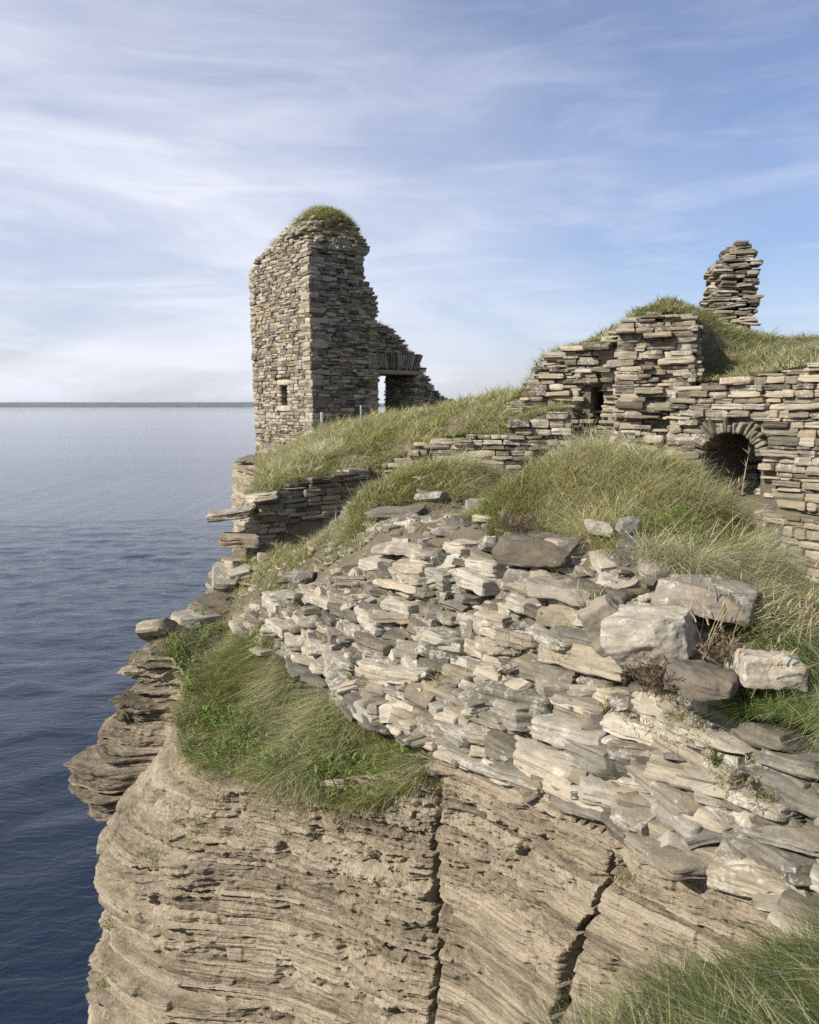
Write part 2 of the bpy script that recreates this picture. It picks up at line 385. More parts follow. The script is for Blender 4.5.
def wall_dist(x, y):
    best = np.full(np.shape(x), 1e9); sg = np.zeros(np.shape(x))
    for (ax, ay), (bx, by) in zip(BL[:-1], BL[1:]):
        ex, ey = bx-ax, by-ay; l2 = ex*ex+ey*ey; t = np.clip(((x-ax)*ex+(y-ay)*ey)/l2, 0, 1)
        d = np.hypot(x-ax-t*ex, y-ay-t*ey); c = (x-ax)*ey-(y-ay)*ex
        m = d < best; best = np.where(m, d, best); sg = np.where(m, np.sign(c), sg)
    return best*sg
def Gm(x, y):
    d = wall_dist(x, y); g = G(x, y); ramp = -2.62+np.maximum(d, -.35)/.60-.16
    return np.where((d < 1.3) & (y < 9.2), np.minimum(g, ramp), g)
grid_ground('ground', xs, ys, Gm, lambda x, y: inpoly(x, y, LAND), M_earth, kind='structure', label='grass-grown earth of the clifftop under the ruins', category='ground')

# ------------------------------------------------------------------ cliff
def cliff():
    d = np.r_[0, np.cumsum(np.hypot(*np.diff(RIM[:, :2], axis=0).T))]
    seg = []
    u0, u1 = d[3], d[23]
    us = np.r_[np.arange(0, u0, .25), np.arange(u0, u1, .0145), np.arange(u1, d[27], .05), np.arange(d[27], d[-1], .4)]
    P = np.stack([np.interp(us, d, RIM[:, k]) for k in range(3)], -1)
    # soften the plan corners
    def soft(a, s):
        uu = np.linspace(0, d[-1], 6000); f = np.interp(uu, us, a); k = np.exp(-.5*((np.arange(-60, 61)*(uu[1]-uu[0]))/s)**2); k /= k.sum()
        g = np.convolve(np.pad(f, 60, mode='edge'), k, 'valid'); return np.interp(us, uu, g)
    X, Y, Z = soft(P[:, 0], .07), soft(P[:, 1], .07), soft(P[:, 2], .12)
    tx, ty = np.gradient(soft(P[:, 0], .25), us), np.gradient(soft(P[:, 1], .25), us)
    ln = np.hypot(tx, ty); nx, ny = -ty/ln, tx/ln
    lev = np.r_[np.arange(-1.30, -7.7, -.0125), np.linspace(-7.8, -H-.8, 60)]
    nz, nu = len(lev), len(us)
    und = .022*n1(us*.55, 5)+.008*n1(us*2.1, 6)
    Zc = np.minimum(lev[:, None]-und[None], Z[None])
    depth = Z[None]-Zc
    U = np.repeat(us[None], nz, 0)
    # strata: beds of uneven thickness, gently undulating
    zb = [0.0]; r = np.random.default_rng(21)
    while zb[-1] < 22: zb.append(zb[-1]+abs(r.normal(0, .028))+.016+(.09 if r.random() < .16 else 0))
    zb = -np.array(zb)[::-1]; zb = np.unique(np.round(zb/.0125))*.0125+.00625; zb[-1] = .5
    Zw = Zc+und[None]
    k = np.clip(np.searchsorted(zb, Zw.ravel()).reshape(Zw.shape), 1, len(zb)-1)
    t = (Zw-zb[k-1])/(zb[k]-zb[k-1])
    kk = k.astype(float)
    jl = r.uniform(.12, .5, len(zb)+1)
    blk = np.floor(U/jl[k]+kk*7.31+.35*n1(U*6, 8))
    pb = _h(blk.astype(np.int64), k.astype(np.int64), k.astype(np.int64)*0, 4)
    pr = vn(np.stack([U*.9, kk*3.7, kk*0], -1), 31)
    pr2 = vn(np.stack([U*3.1, kk*5.3, kk*0+.3], -1), 32)
    # how broken the face is: calm tan sheets against crumbling pockets
    brk = np.clip(.62+.95*fbm(np.stack([U*.9, Zc*1.2, U*0], -1), 5, 41), 0.12, 1.4)
    D = .018*pr*brk+.016*pr2*brk+(pb-.5)*.060*np.clip(brk, .3, 2)
    edge = np.minimum(t, 1-t)
    gap = np.exp(-(edge/.16)**2)*np.clip(.35+.8*vn(np.stack([U*1.7, kk*2.9, kk*0+.7], -1), 33), 0, 1)
    D -= gap*.044*(.5+brk)*np.clip((zb[k]-zb[k-1])/.035, .35, 1.3)
    D += .024*np.clip(brk, .35, 2)*fbm(np.stack([U*5, Zc*11, U*0], -1), 6, 44, .66)
    D += .012*vn(np.stack([U*1.3, Zw*75, U*0], -1), 45)+.010*vn(np.stack([U*4, Zw*38, U*0], -1), 46)*brk
    cr = fbm(np.stack([U*11, Zc*17, U*0], -1), 4, 48, .6)
    D += .020*brk*(.3-np.abs(cr))
    D -= .075*brk*np.clip(fbm(np.stack([U*8, Zc*12, U*0+3], -1), 3, 49)-.38, 0, 1)
    D -= .09*np.clip(fbm(np.stack([U*3.2, Zc*5.5, U*0+3], -1), 4, 47)-.52, 0, 1)*2.0   # pockets
    gh0 = np.random.default_rng(8).uniform(-1, 1, len(zb)+1)[k//2]
    big = fbm(np.stack([U*.45, Zc*.3, U*0], -1), 3, 51)
    D += .035*big
    # vertical joints, the deep cleft at right and the re-entrant groove
    ug = d[12]; uc = d[9]+.60
    D -= .15*np.exp(-((U-ug-.02+.035*n1(Zc*2, 60)+.02*n1(Zc*9, 63)+.022*gh0)/.017)**2)*np.clip(-(Zc+2.9)*1.5, 0, 1)
    D += .05*np.exp(-((U-ug-.3)/.25)**2)*np.clip(-(Zc+3.1)*.8, 0, 1)
    cw = .018+.03*np.clip(n1(Zc*2.3, 61)+.4, 0, 1)
    D -= .42*np.exp(-((U-uc+(Zc+2.8)*.28-.05*n1(Zc*3, 62)-.02*n1(Zc*11, 64)+.025*gh0)/(cw*(.35+np.clip(-(Zc+2.8)*.5, 0, .45))))**2)*np.clip(-(Zc+2.85)*4, 0, 1)
    dd = -Zc
    gi = (k//3); gr_ = np.random.default_rng(8).uniform(-1, 1, len(zb)); dq = -zb[np.clip(gi*3, 0, len(zb)-1)]-.03; gh = gr_[gi]
    D += .030*gh*vn(np.stack([U*.8, gi*2.7, U*0], -1), 34)*brk
    uk, ur = d[16], d[20]
    # below the grassy ledge the corner flares out towards the sea
    D += np.exp(-np.abs((U-uk-.45)/1.35)**2.6)*np.interp(.5*dd+.5*dq, [3.4, 3.7, 4.1, 4.6, 5.1, 5.5, 5.8, 6.2, 7.0, 8.0], [0, .20, .58, .84, .84, .72, .90, .96, .98, .98])*(1+.10*n1(U*2.3, 71)+.06*gh)
    # the separate rib behind it, overhanging with a shaded underside
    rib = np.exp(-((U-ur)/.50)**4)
    D += rib*np.interp(.35*dd+.65*dq, [2.92, 3.15, 3.22, 3.45, 3.6, 3.8, 3.95, 4.15, 4.3, 4.5, 4.72, 4.8, 4.95, 5.6], [.12, .20, .08, .14, .36, .40, .56, .60, .74, .80, .78, .40, .06, .0])*(1+.12*n1(U*3, 70)+.08*pr)
    brk = np.clip(brk+.5*rib+.3*np.exp(-((U-uk-.4)/.9)**2), 0, 1.4)
    bj = r.uniform(-1, 1, len(zb)+1)
    D += rib*(.05*pr2+.12*(pb-.5)+.05*bj[k]+.05*gh+.07*fbm(np.stack([U*4, Zc*9, U*0], -1), 4, 72, .6))+(.09*bj[k]+.05*(pb-.5))*np.exp(-((U-uk-.3)/1.0)**2)*np.clip(dd-3.6, 0, 1)
    far = np.clip((U-d[21])/1.0, 0, 1)
    D += far*(.06*fbm(np.stack([U*1.6, Zc*2.4, U*0], -1), 4, 81)+.04*pr)
    # foot spreads slightly toward the sea
    D += np.clip(-Zc-9.5, 0, 20)*.10
    D *= np.clip(depth/.12, .3, 1)
    VX, VY = X[None]+nx[None]*D, Y[None]+ny[None]*D
    VZ = Zc+.004*fbm(np.stack([U*9, Zc*9, U*0], -1), 2, 90)
    cap = []
    for inn, up in ((.5, -.10), (.18, .0)):
        cap.append(np.stack([X-nx*inn, Y-ny*inn, np.minimum(G(X-nx*inn, Y-ny*inn)-.06, Z+.02)], -1))
    V = np.concatenate([np.stack(cap), np.stack([VX, VY, VZ], -1)])
    n = V.shape[0]; I = np.arange(n*nu).reshape(n, nu)
    Q = np.stack([I[:-1, :-1], I[1:, :-1], I[1:, 1:], I[:-1, 1:]], -1).reshape(-1, 4)
    T = np.zeros((n, nu, 3)); bedc = np.random.default_rng(3).uniform(0, 1, len(zb)+1)
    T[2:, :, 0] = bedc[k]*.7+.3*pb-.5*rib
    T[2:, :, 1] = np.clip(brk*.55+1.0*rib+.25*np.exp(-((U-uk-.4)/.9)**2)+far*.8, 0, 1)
    T[2:, :, 2] = np.clip(np.exp(-((U-uk-.8)/1.0)**2)*1.0+far*.8+.15, 0, 1)
    T[:2] = T[2]
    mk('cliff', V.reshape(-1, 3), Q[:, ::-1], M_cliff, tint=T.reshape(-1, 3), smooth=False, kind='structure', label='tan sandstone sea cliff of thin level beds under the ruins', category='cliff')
cliff()

# ------------------------------------------------------------------ the collapsed rubble wall in front
BL = np.array([(4.3, 1.5), (3.1, 2.8), (2.2, 3.84), (1.47, 4.66), (.24, 6.03), (-.54, 6.95), (-1.44, 8.6), (-1.95, 9.5)], float)
bd = np.r_[0, np.cumsum(np.hypot(*np.diff(BL, axis=0).T))]
def bpt(t): return np.array([np.interp(t, bd, BL[:, 0]), np.interp(t, bd, BL[:, 1])])
def bnr(t):
    a, b = bpt(t-.3), bpt(t+.3); e = (b-a)/np.linalg.norm(b-a); return np.array([-e[1], e[0]]), e
TOP = np.array([(0, .5), (bd[2], .48), (bd[2]+.5, .68), (bd[3]-.1, 1.05), (bd[3]+.5, 1.28), (bd[4]-.4, 1.42), (bd[4], 1.45), (bd[4]+.6, 1.36), (bd[5], 1.2), (bd[5]+.7, 1.0), (bd[6]-.4, .75), (bd[6], .5), (bd[7], .2)])
def htop(t): return np.interp(t, TOP[:, 0], TOP[:, 1])
def face(t, h):
    n, e = bnr(t); p = bpt(t); s = .60*h+.13*float(n1(np.array([t*.9+h*1.3]), 101)[0])+.05*float(n1(np.array([t*2.7]), 102, h*3)[0])
    # a hollow where stones have fallen out of the face
    s += .22*math.exp(-((t-(bd[4]+.12))/.17)**2-((h-.85)/.42)**2)
    q = p-n*s; return q, n, e
def rubble_wall():
    root = empty('rubble_wall', (.24, 6.03, -2.62), label='collapsed wall of pale rough slabs along the edge of the cliff', category='stone wall')
    r = np.random.default_rng(11)
    C, Hs, yw, rl = [], [], [], []
    h = -.10
    while h < 1.5:
        hc = r.uniform(.055, .135)
        t = r.uniform(-.2, 0)
        while t < bd[-1]:
            near = 1.0+.25*np.exp(-((t-bd[3]-.3)/1.0)**2)
            w = (.18+.52*r.beta(1.3, 2.0))*near; tc = t+w/2; f = r.uniform(.75, 1.35); hh = hc*f*(1.0+.2*(near-1))
            if w > .42 and r.random() < .4: hh *= 1.5
            if h+hc*.5 < htop(tc)+r.normal(0, .04):
                q, n, e = face(tc, h+hc/2)
                dp = r.uniform(.34, .6); j = r.normal(.0, .045)+(.05 if w > .4 else 0)
                p = q+n*(j-dp/2+.06)
                C.append((p[0], p[1], -2.62+h+hc/2+r.normal(0, .012))); Hs.append((w/2*1.02, dp/2, hh/2*1.03))
                yw.append(math.atan2(e[1], e[0])+r.normal(0, .20)); rl.append((r.normal(.03, .07), r.normal(0, .09)))
            t += w*.97
        h += hc*.93
    C, Hs, yw, rl = map(np.array, (C, Hs, yw, rl))
    v, q, tt = stones(C, Hs, yw, n=13, tilt=.02, clips=7, rough=.024, freq=6.5, lam=.035, keep=(.62, 1.0), seed=13, roll=rl, flat=.28)
    mk('facing', v, q, M_rub, tint=tt, parent=root, sharp=36)
    # small pinnings wedged between
    C, Hs, yw, rl = [], [], [], []
    while len(C) < 800:
        t, h = r.uniform(0, bd[-1]), r.uniform(-.10, 1.45)
        if h > htop(t): continue
        q, n, e = face(t, h); p = q+n*r.normal(-.05, .03); w = r.uniform(.05, .16)
        C.append((p[0], p[1], -2.62+h)); Hs.append((w, w*r.uniform(.6, 1.1), w*r.uniform(.2, .5))); yw.append(math.atan2(e[1], e[0])+r.normal(0, .6)); rl.append((r.normal(.05, .2), r.normal(0, .25)))
    v, q, tt = stones(np.array(C), np.array(Hs), np.array(yw), n=6, clips=6, rough=.016, freq=11, lam=.06, keep=(.6, .95), seed=17, roll=np.array(rl), flat=.4)
    mk('pinning', v, q, M_rub, tint=tt, parent=root, sharp=36)
    # rubble and earth hearting behind the facing
    ts = np.arange(0, bd[-1], .04); hs = np.arange(-.02, 1.55, .04)
    V = np.zeros((len(hs), len(ts), 3))
    for i, hh in enumerate(hs):
        for j, t in enumerate(ts):
            hx = min(hh, htop(t)-.02); qq, n, e = face(t, hx); qq = qq-n*(.045+.25*max(0, hh-hx)); V[i, j] = (qq[0], qq[1], -2.62+hx)
    nz = fbm(V*6.0, 5, 77)*.06; V[..., 0] -= nz*.7; V[..., 1] -= nz*.7
    I = np.arange(V.shape[0]*V.shape[1]).reshape(V.shape[:2])
    Q = np.stack([I[:-1, :-1], I[:-1, 1:], I[1:, 1:], I[1:, :-1]], -1).reshape(-1, 4)
    mk('hearting', V.reshape(-1, 3), Q[:, ::-1], M_core, tint=np.full((V.size//3, 3), .4), parent=root)
rubble_wall()

# loose boulders: (px, py, dist, width, height, depth, yaw, roll, material, label)
BOULD = [
 (540, 549, 6.45, .66, .26, .45, -.25, (.05, .04), 'long flat-topped grey boulder on the wall crest below the heather'),
 (627, 527, 6.15, .17, .15, .16, .5, (.2, .3), 'small upright pale stone among the grass of the mound'),
 (640, 556, 5.95, .30, .20, .24, -.4, (.1, .25), 'tilted squarish stone half sunk under the mound grass'),
 (598, 528, 6.35, .20, .10, .2, .2, (.0, .1), 'little brown flat stone beside the small upright stone'),
 (648, 634, 4.95, .52, .34, .40, -.2, (.10, -.22), 'biggest blue-grey boulder leaning on the top of the rubble wall'),
 (608, 623, 5.15, .30, .36, .26, .2, (.1, -.5), 'pale slab leaning against the biggest blue-grey boulder'),
 (706, 597, 5.15, .60, .22, .42, -.15, (.02, .03), 'broad cream block jutting out under the mound grass'),
 (768, 668, 4.55, .36, .19, .30, .3, (.0, .05), 'rounded dark grey stone with white lichen at the right'),
 (700, 682, 4.55, .38, .16, .32, -.1, (.0, .10), 'low flat stone next to the heather at the wall top'),
 (404, 549, 7.85, .62, .11, .36, -.1, (.0, -.02), 'long thin whitish slab lying on the wall crest'),
 (470, 552, 7.3, .46, .20, .36, .15, (.05, .1), 'hump-backed grey stone between the thin whitish slab and flat boulder'),
 (440, 524, 8.4, .46, .14, .34, .1, (.0, -.12), 'greyish slab sloping down below the grassy hummock'),
 (395, 512, 9.3, .66, .10, .4, .1, (.0, -.04), 'wide dark-edged slab in front of the grassy hummock'),
 (432, 496, 9.7, .36, .09, .3, -.2, (.0, -.1), 'short pale slab lying on the front of the hummock'),
 (478, 505, 9.0, .28, .13, .3, .3, (.0, .0), 'blocky stone between the hummock and the big mound'),
 (352, 603, 8.6, .34, .15, .3, .0, (.0, .1), 'pale stone at the left end of the rubble wall crest'),
 (298, 577, 9.1, .40, .11, .32, .2, (.0, -.05), 'flat stone at the very left tip of the wall crest'),
 (560, 590, 5.9, .52, .10, .34, -.2, (.0, .06), 'thin cream slab under the long flat-topped boulder'),
]
for i, (px, py, Y, w, hh, dp, yw, rl, lab) in enumerate(BOULD):
    c = at(px, py, Y)
    v, q, t = stones([c], [(w/2, dp/2, hh/2)], [yw-.35], n=30, tilt=.0, clips=10, rough=.030, freq=5.5, lam=.010, keep=(.60, .92), seed=200+i, roll=np.array([rl]), flat=.45, k=11.)
    mk('loose_stone', v, q, M_bld, tint=t, sharp=34, loc=c-np.array([0, 0, hh/2]), label=lab, category='stone', group='loose stones on the broken wall tops')

# ------------------------------------------------------------------ tower
def lin(pts):
    p = np.array(pts, float); return lambda u: float(np.interp(u, p[:, 0], p[:, 1]))
def masonry(name, parent, sets, mat, n=3, seed=1, rough=.014, clips=4, lam=.05, keep=(.84, 1.0)):
    parts = []
    for i, (C, Hs, yaw) in enumerate(sets):
        parts.append(stones(C, Hs, yaw, n=n, clips=clips, rough=rough, lam=lam, seed=seed+i, tilt=.02, keep=keep))
    v, q, t = join(parts); return mk(name, v, q, mat, tint=t, parent=parent, sharp=40)
TC = np.array([-3.0, 25.0]); eR = np.array([.8, .6]); eL = np.array([.6, -.8])   # right face runs along eR from the corner; left face runs along eL *to* the corner
def tower():
    zb = -1.9
    root = empty('ruined_tower', (TC[0], TC[1], zb), label='tall ruined stone tower with grassy top and one small window above the sea', category='tower')
    r = np.random.default_rng(31)
    LL, LR, lean = 4.1, 2.5, (-.012, .0)
    PL = TC-eL*LL
    # left face: u runs from the seaward end to the corner
    profL = lin([(0, 4.55), (.5, 4.75), (.75, 4.6), (1.2, 5.0), (2.0, 5.15), (3.0, 5.1), (3.6, 5.0), (LL, 4.9)])
    wz, wu = (-.02, .64), 2.22                                   # window opening
    holeL = lambda u, z, w, h: abs(u-wu) < .30+w/2 and wz[0]-h/2-.16 < z < wz[1]+h/2+.16 if w > 0 else (abs(u-wu) < .28 and wz[0] < z < wz[1])
    sL = coursed(PL, eL, LL, zb, profL, (.05, .12), (.14, .5), .40, .016, holeL, lean, r)
    profR = lin([(0, 4.95), (.4, 5.05), (1.6, 5.2), (1.98, 5.15), (2.02, 4.1), (2.2, 3.75), (2.5, 3.5)])
    sR = coursed(TC, eR, LR, zb, profR, (.05, .13), (.16, .5), .5, .042, None, (-.012, 0), r)
    # far seaward side and inner side
    PS = PL+np.array([-eL[1], eL[0]])*0
    eS = -eR
    sS = coursed(PL+eR*2.2, eS, 2.2, zb, lin([(0, 4.4), (2.2, 4.6)]), (.06, .13), (.2, .5), .4, .02, None, lean, r)
    sI2 = coursed(TC+eR*2.0-np.array([.05, 0]), -eL, 4.1, 3.0, lin([(0, 5.1), (4.1, 4.5)]), (.06, .13), (.2, .5), .4, .04, None, lean, r)
    sI = coursed(TC+eR*2.5, -eL, 4.1, zb, lin([(0, 3.5), (1, 3.7), (4.1, 3.2)]), (.06, .13), (.2, .5), .4, .05, None, lean, r)
    # quoins knit the corner
    C, Hs, yw = [], [], []; z = zb
    while z < 4.85:
        hc = r.uniform(.08, .19); a = r.random() < .5; jx = r.normal(0, .022)
        w = r.uniform(.45, .8); d = r.uniform(.26, .4)
        yaw = math.atan2(eR[1], eR[0]) if a else math.atan2(eL[1], eL[0])
        p = TC+(eR*(w/2-.03)-eL*(d/2-.03) if a else -eL*(w/2-.03)+eR*(d/2-.03))
        C.append((p[0]-.012*(z-zb)+jx, p[1]+jx*.5, z+hc/2)); Hs.append((w/2, d/2, hc/2*.95)); yw.append(yaw); z += hc
    masonry('masonry', root, [sL, sR, sS, sI, sI2, (np.array(C), np.array(Hs), np.array(yw))], M_tow, n=3, seed=41, rough=.016)
    cl = core(PL, eL, LL, zb, profL, 1.85, .10, lambda u, z, w, h: abs(u-wu) < .27 and wz[0] < z < wz[1], lean, .1, .08, .12, .16)
    cl = join([cl, core(PL-np.array([eL[1], -eL[0]])*1.84, eL, LL, zb, lambda u: 3.45, .52, .0, None, lean, .1, .1, .12, .16)])
    mk('core', cl[0], cl[1], M_core, parent=root, smooth=False)
    # window dressings
    nL = np.array([eL[1], -eL[0]])
    def dress(name, zc, hh, w, d=.4):
        p = PL+eL*wu+nL*(.03-d/2); v, q, t = stones([(p[0]+lean[0]*(zc-zb), p[1], zc)], [(w/2, d/2, hh/2)], [math.atan2(eL[1], eL[0])], n=5, clips=3, rough=.008, seed=int(zc*99)+300, tilt=0)
        return v, q, t
    win = empty('window', (*(PL+eL*wu), wz[0]))
    win.parent = root; win.location = np.array([*(PL+eL*wu), wz[0]])-np.array(root['_b'])
    v, q, t = dress('sill', wz[0]-.09, .18, .95); mk('sill', v, q, M_wal, tint=t*.4+.6, parent=win)
    v, q, t = dress('lintel', wz[1]+.09, .17, .85); mk('lintel', v, q, M_wal, tint=t*.4+.6, parent=win)
    js = []
    for s in (-1, 1):
        z = wz[0]
        while z < wz[1]-.02:
            hc = min(r.uniform(.1, .17), wz[1]-z); p = PL+eL*(wu+s*.36)+nL*(.0-.2)
            js.append((p[0]+lean[0]*(z-zb), p[1], z+hc/2, hc)); z += hc
    js = np.array(js); v, q, t = stones(js[:, :3], np.stack([np.full(len(js), .115), np.full(len(js), .2), js[:, 3]/2*.96], -1), np.full(len(js), math.atan2(eL[1], eL[0])), n=4, clips=3, rough=.008, seed=331, tilt=.01)
    mk('jamb', v, q, M_tow, tint=t, parent=win)
    # broken stepped heap above the wall head
    C, Hs, yw = [], [], []
    ctr = TC-eL*1.6+eR*1.35
    for k in range(2600):
        a, b = r.uniform(-2.22, 1.4), r.uniform(-1.08, .85)       # along -eL.. , along eR
        p = ctr+eL*(-a*0+a)+eR*b
        hgt = 1.32*np.interp(a, [-2.55, -2.2, -1.3, -.4, .5, 1.1, 1.5], [0, .16, .50, .88, 1.0, .78, 0])*max(0, 1-(abs(b+.12)/1.2)**2.6)
        z = 4.80+r.uniform(.0, 1)*hgt
        if hgt < .06: continue
        C.append((p[0]-.08, p[1], z)); Hs.append((r.uniform(.1, .28), r.uniform(.1, .22), r.uniform(.025, .06))); yw.append(math.atan2(eR[1], eR[0])+r.normal(0, .3))
    C, Hs, yw = np.array(C), np.array(Hs), np.array(yw)
    mk('wall_head', *[x for x in [stones(C, Hs, yw, n=4, clips=4, rough=.014, seed=351, keep=(.7, 1))[i] for i in (0, 1)]], M_tow, tint=np.repeat(r.uniform(0, 1, (len(C), 3)), len(template(4)[0]), 0), parent=root)
    return root, ctr
tower_root, tower_ctr = tower()
def tower_top(x, y):
    d = np.stack([x, y], -1)-tower_ctr; a = d@eL; b = d@eR
    return 4.95+1.32*np.interp(a, [-2.55, -2.2, -1.3, -.4, .5, 1.1, 1.5], [0, .16, .50, .88, 1.0, .78, 0])*np.maximum(0, 1-(np.abs(b+.12)/1.2)**2.6)

# gateway wall leaning on the tower
GA = TC+eR*2.45+np.array([-.6, .8])*.55
def gateway():
    zb = -1.9
    root = empty('gateway_wall', (*GA, zb), label='broken gateway with a fan of upright slabs over its lintel beside the tower', category='gateway')
    r = np.random.default_rng(61)
    L = 4.0
    prof = lin([(0, 2.85), (.6, 2.7), (1.1, 2.55), (1.5, 2.15), (1.9, 1.75), (2.3, 1.3), (2.7, .75), (3.2, .35), (L, .05)])
    d0, d1, dt = .42, 1.95, 1.05
    hole = lambda u, z, w, h: (d0-w/2 < u < d1+w/2 and z < dt+.16+h/2+.5) if w > 0 else (d0 < u < d1 and z < dt)
    hole2 = lambda u, z, w, h: (d0-w*.5 < u < d1+w*.4 and z < dt+.14) or (d0-.05 < u < d1+.1 and dt < z < dt+.66+h/2) if w > 0 else (d0 < u < d1 and z < dt)
    s = coursed(GA, eR, L, zb, prof, (.05, .11), (.16, .45), .4, .04, hole2, (0, 0), r)
    nR = np.array([eR[1], -eR[0]])
    # jamb faces lining the passage
    T = 1.85
    j1 = coursed(GA+eR*d1-nR*0, -nR, T, zb, lambda u: dt, (.05, .12), (.16, .45), .3, .02, None, (0, 0), r)
    j1 = (j1[0]+np.array([*(eR*.30), 0])*0, j1[1], j1[2])
    masonry('masonry', root, [s], M_tow, n=3, seed=71)
    # the passage side that looks left
    C, Hs, yaw = coursed(GA+eR*d1-nR*T, nR, T, zb, lambda u: dt, (.05, .12), (.16, .45), .3, .02, None, (0, 0), r)
    v, q, t = stones(C, Hs, yaw, n=3, clips=4, seed=75); mk('jamb', v, q, M_tow, tint=t, parent=root)
    c1 = core(GA, eR, L, zb, prof, T, .08, lambda u, z, w, h: d0 < u < d1 and z < dt, (0, 0), .11, .1, .1)
    mk('core', c1[0], c1[1], M_core, parent=root, smooth=False)
    # timber-like stone lintel
    p = GA+eR*((d0+d1)/2+.05)+nR*(.06-.2)
    v, q, t = stones([(p[0], p[1], dt+.06)], [((d1-d0)/2+.18, .2, .07)], [math.atan2(eR[1], eR[0])], n=8, clips=3, rough=.01, seed=77, tilt=.0, lam=0)
    mk('lintel', v, q, M_tow, tint=t*0+np.array([.7, .8, .2]), parent=root)
    # relieving fan of slabs on edge
    C, Hs, yw, rl = [], [], [], []
    for k in range(19):
        f = (k+.5)/19; u = d0-.05+f*(d1-d0+.15); a = (f-.45)*.9
        p = GA+eR*(u+math.sin(a)*.28)+nR*(.05-.17)
        C.append((p[0], p[1], dt+.16+.27)); Hs.append((.027, .18, .27+r.uniform(-.03, .05))); yw.append(math.atan2(eR[1], eR[0])); rl.append((0, a))
    v, q, t = stones(C, Hs, yw, n=5, clips=2, rough=.008, seed=79, tilt=.02, roll=np.array(rl), lam=0)
    mk('relieving_arch', v, q, M_tow, tint=t, parent=root)
    return prof, L
gate_prof, gate_L = gateway()

# ------------------------------------------------------------------ low curtain wall at left, short wall behind the hummock
WALLTOPS = []
def simple_wall(name, label, P0, P1, z0, prof, T, mat, ch, cw, jut, n, seed, cat='stone wall', hole=None, ends=True, rough=.018, dep=.4, clips=6):
    P0, P1 = np.asarray(P0, float), np.asarray(P1, float); L = np.linalg.norm(P1-P0); e = (P1-P0)/L; nr = np.array([e[1], -e[0]])
    r = np.random.default_rng(seed)
    root = empty(name, (*P0, z0), label=label, category=cat)
    sets = [coursed(P0, e, L, z0, prof, ch, cw, dep, jut, hole, (0, 0), r), coursed(P0-nr*.09, e, L, z0, lambda u: prof(u)-.04, (ch[0]*.8, ch[1]*.6), cw, dep, jut*.8, (lambda u, z, w, h: hole(u, z, 0, 0)) if hole else None, (0, 0), r)]
    if ends:
        sets.append(coursed(P0-nr*T, nr, T, z0, lambda u: prof(0.05), ch, cw, dep, jut, None, (0, 0), r))
        sets.append(coursed(P1, -nr, T, z0, lambda u: prof(L-.05), ch, cw, dep, jut, None, (0, 0), r))
    masonry('masonry', root, sets, mat, n=n, seed=seed, rough=rough, clips=clips)
    c = core(P0, e, L, z0, prof, T, .12, (lambda u, z, w, h: hole(u, z, 0, 0)) if hole else None, (0, 0), .1, .08, .08, .14 if ends else 0)
    mk('core', c[0], c[1], M_core, parent=root, smooth=False)
    WALLTOPS.append((name, P0, e, nr, L, prof, T))
    return root, P0, e, nr, L
a, b = at(262, 500, 12.25), at(372, 470, 13.5)
def abs_prof(fn): return fn
root, P0, e, nr, L = simple_wall('curtain_wall', 'low dark wall of long thin slabs with ledges jutting over the sea', a[:2], b[:2], -2.35, lin([(0, a[2]-.02), (.8, -1.22), (2.2, -1.0)]), .8, M_wal, (.06, .13), (.25, .75), .035, 6, 401, dep=.5)
# slabs that jut out seaward
for i, (px, py, Y, w, hh, dp) in enumerate(((234, 514, 12.2, .80, .13, .5), (238, 540, 12.0, .66, .17, .5), (244, 570, 11.7, .8, .13, .5), (262, 497, 12.3, .5, .10, .4))):
    c = at(px, py, Y); v, q, t = stones([c], [(w/2, dp/2, hh/2)], [.12], n=16, clips=7, rough=.02, seed=420+i, tilt=.0, roll=np.array([(.0, -.13 if i != 1 else .02)]), keep=(.6, .9))
    mk('jutting_slab', v, q, M_wal, tint=t, parent=root, sharp=36, label=['upper slab pointing out over the sea', 'thicker slab just below the upper one', 'lowest slab over the cliff', 'cap slab at the wall end'][i])
a, b = at(383, 460, 13.7), at(570, 450, 13.25)
simple_wall('terrace_wall', 'low wall of grey blocks tucked under the lip of the grass ridge', a[:2], b[:2], -1.7, lin([(0, -1.0), (.45, -.85), (.6, -.62), (1.4, -.52), (2.1, -.5), (2.3, -.25), (3.2, -.1)]), .5, M_wal, (.07, .16), (.16, .5), .04, 6, 441, ends=False)

# ------------------------------------------------------------------ stepped gable ruin and arch wall at right
a, b = at(506, 400, 14.75), at(622, 400, 13.75)
Lw = np.linalg.norm((b-a)[:2]); zt = lambda py, Y: float(at(400, py, Y)[2])
holeA = lambda u, z, w, h: abs(u-(Lw-.42)) < .2+w/2 and -.45 < z < .35
simple_wall('ruined_gable', 'ragged dark ruin with gaps in its face under a sloping grass bank', a[:2], b[:2], -1.4,
            lin([(0, zt(406, 14.7)), (.3, zt(392, 14.6)), (.42, zt(376, 14.5)), (.6, zt(362, 14.3)), (.85, zt(352, 14.2)), (1.2, zt(347, 14)), (1.5, zt(341, 14)), (Lw, zt(335, 13.8))]), 1.0, M_wal, (.04, .12), (.14, .5), .075, 5, 461, cat='ruined wall', hole=holeA)
a, b = at(616, 400, 13.35), at(694, 400, 12.9)
L2 = np.linalg.norm((b-a)[:2])
holeB = lambda u, z, w, h: abs(u-.95) < .14+w/2 and -.75 < z < -.05
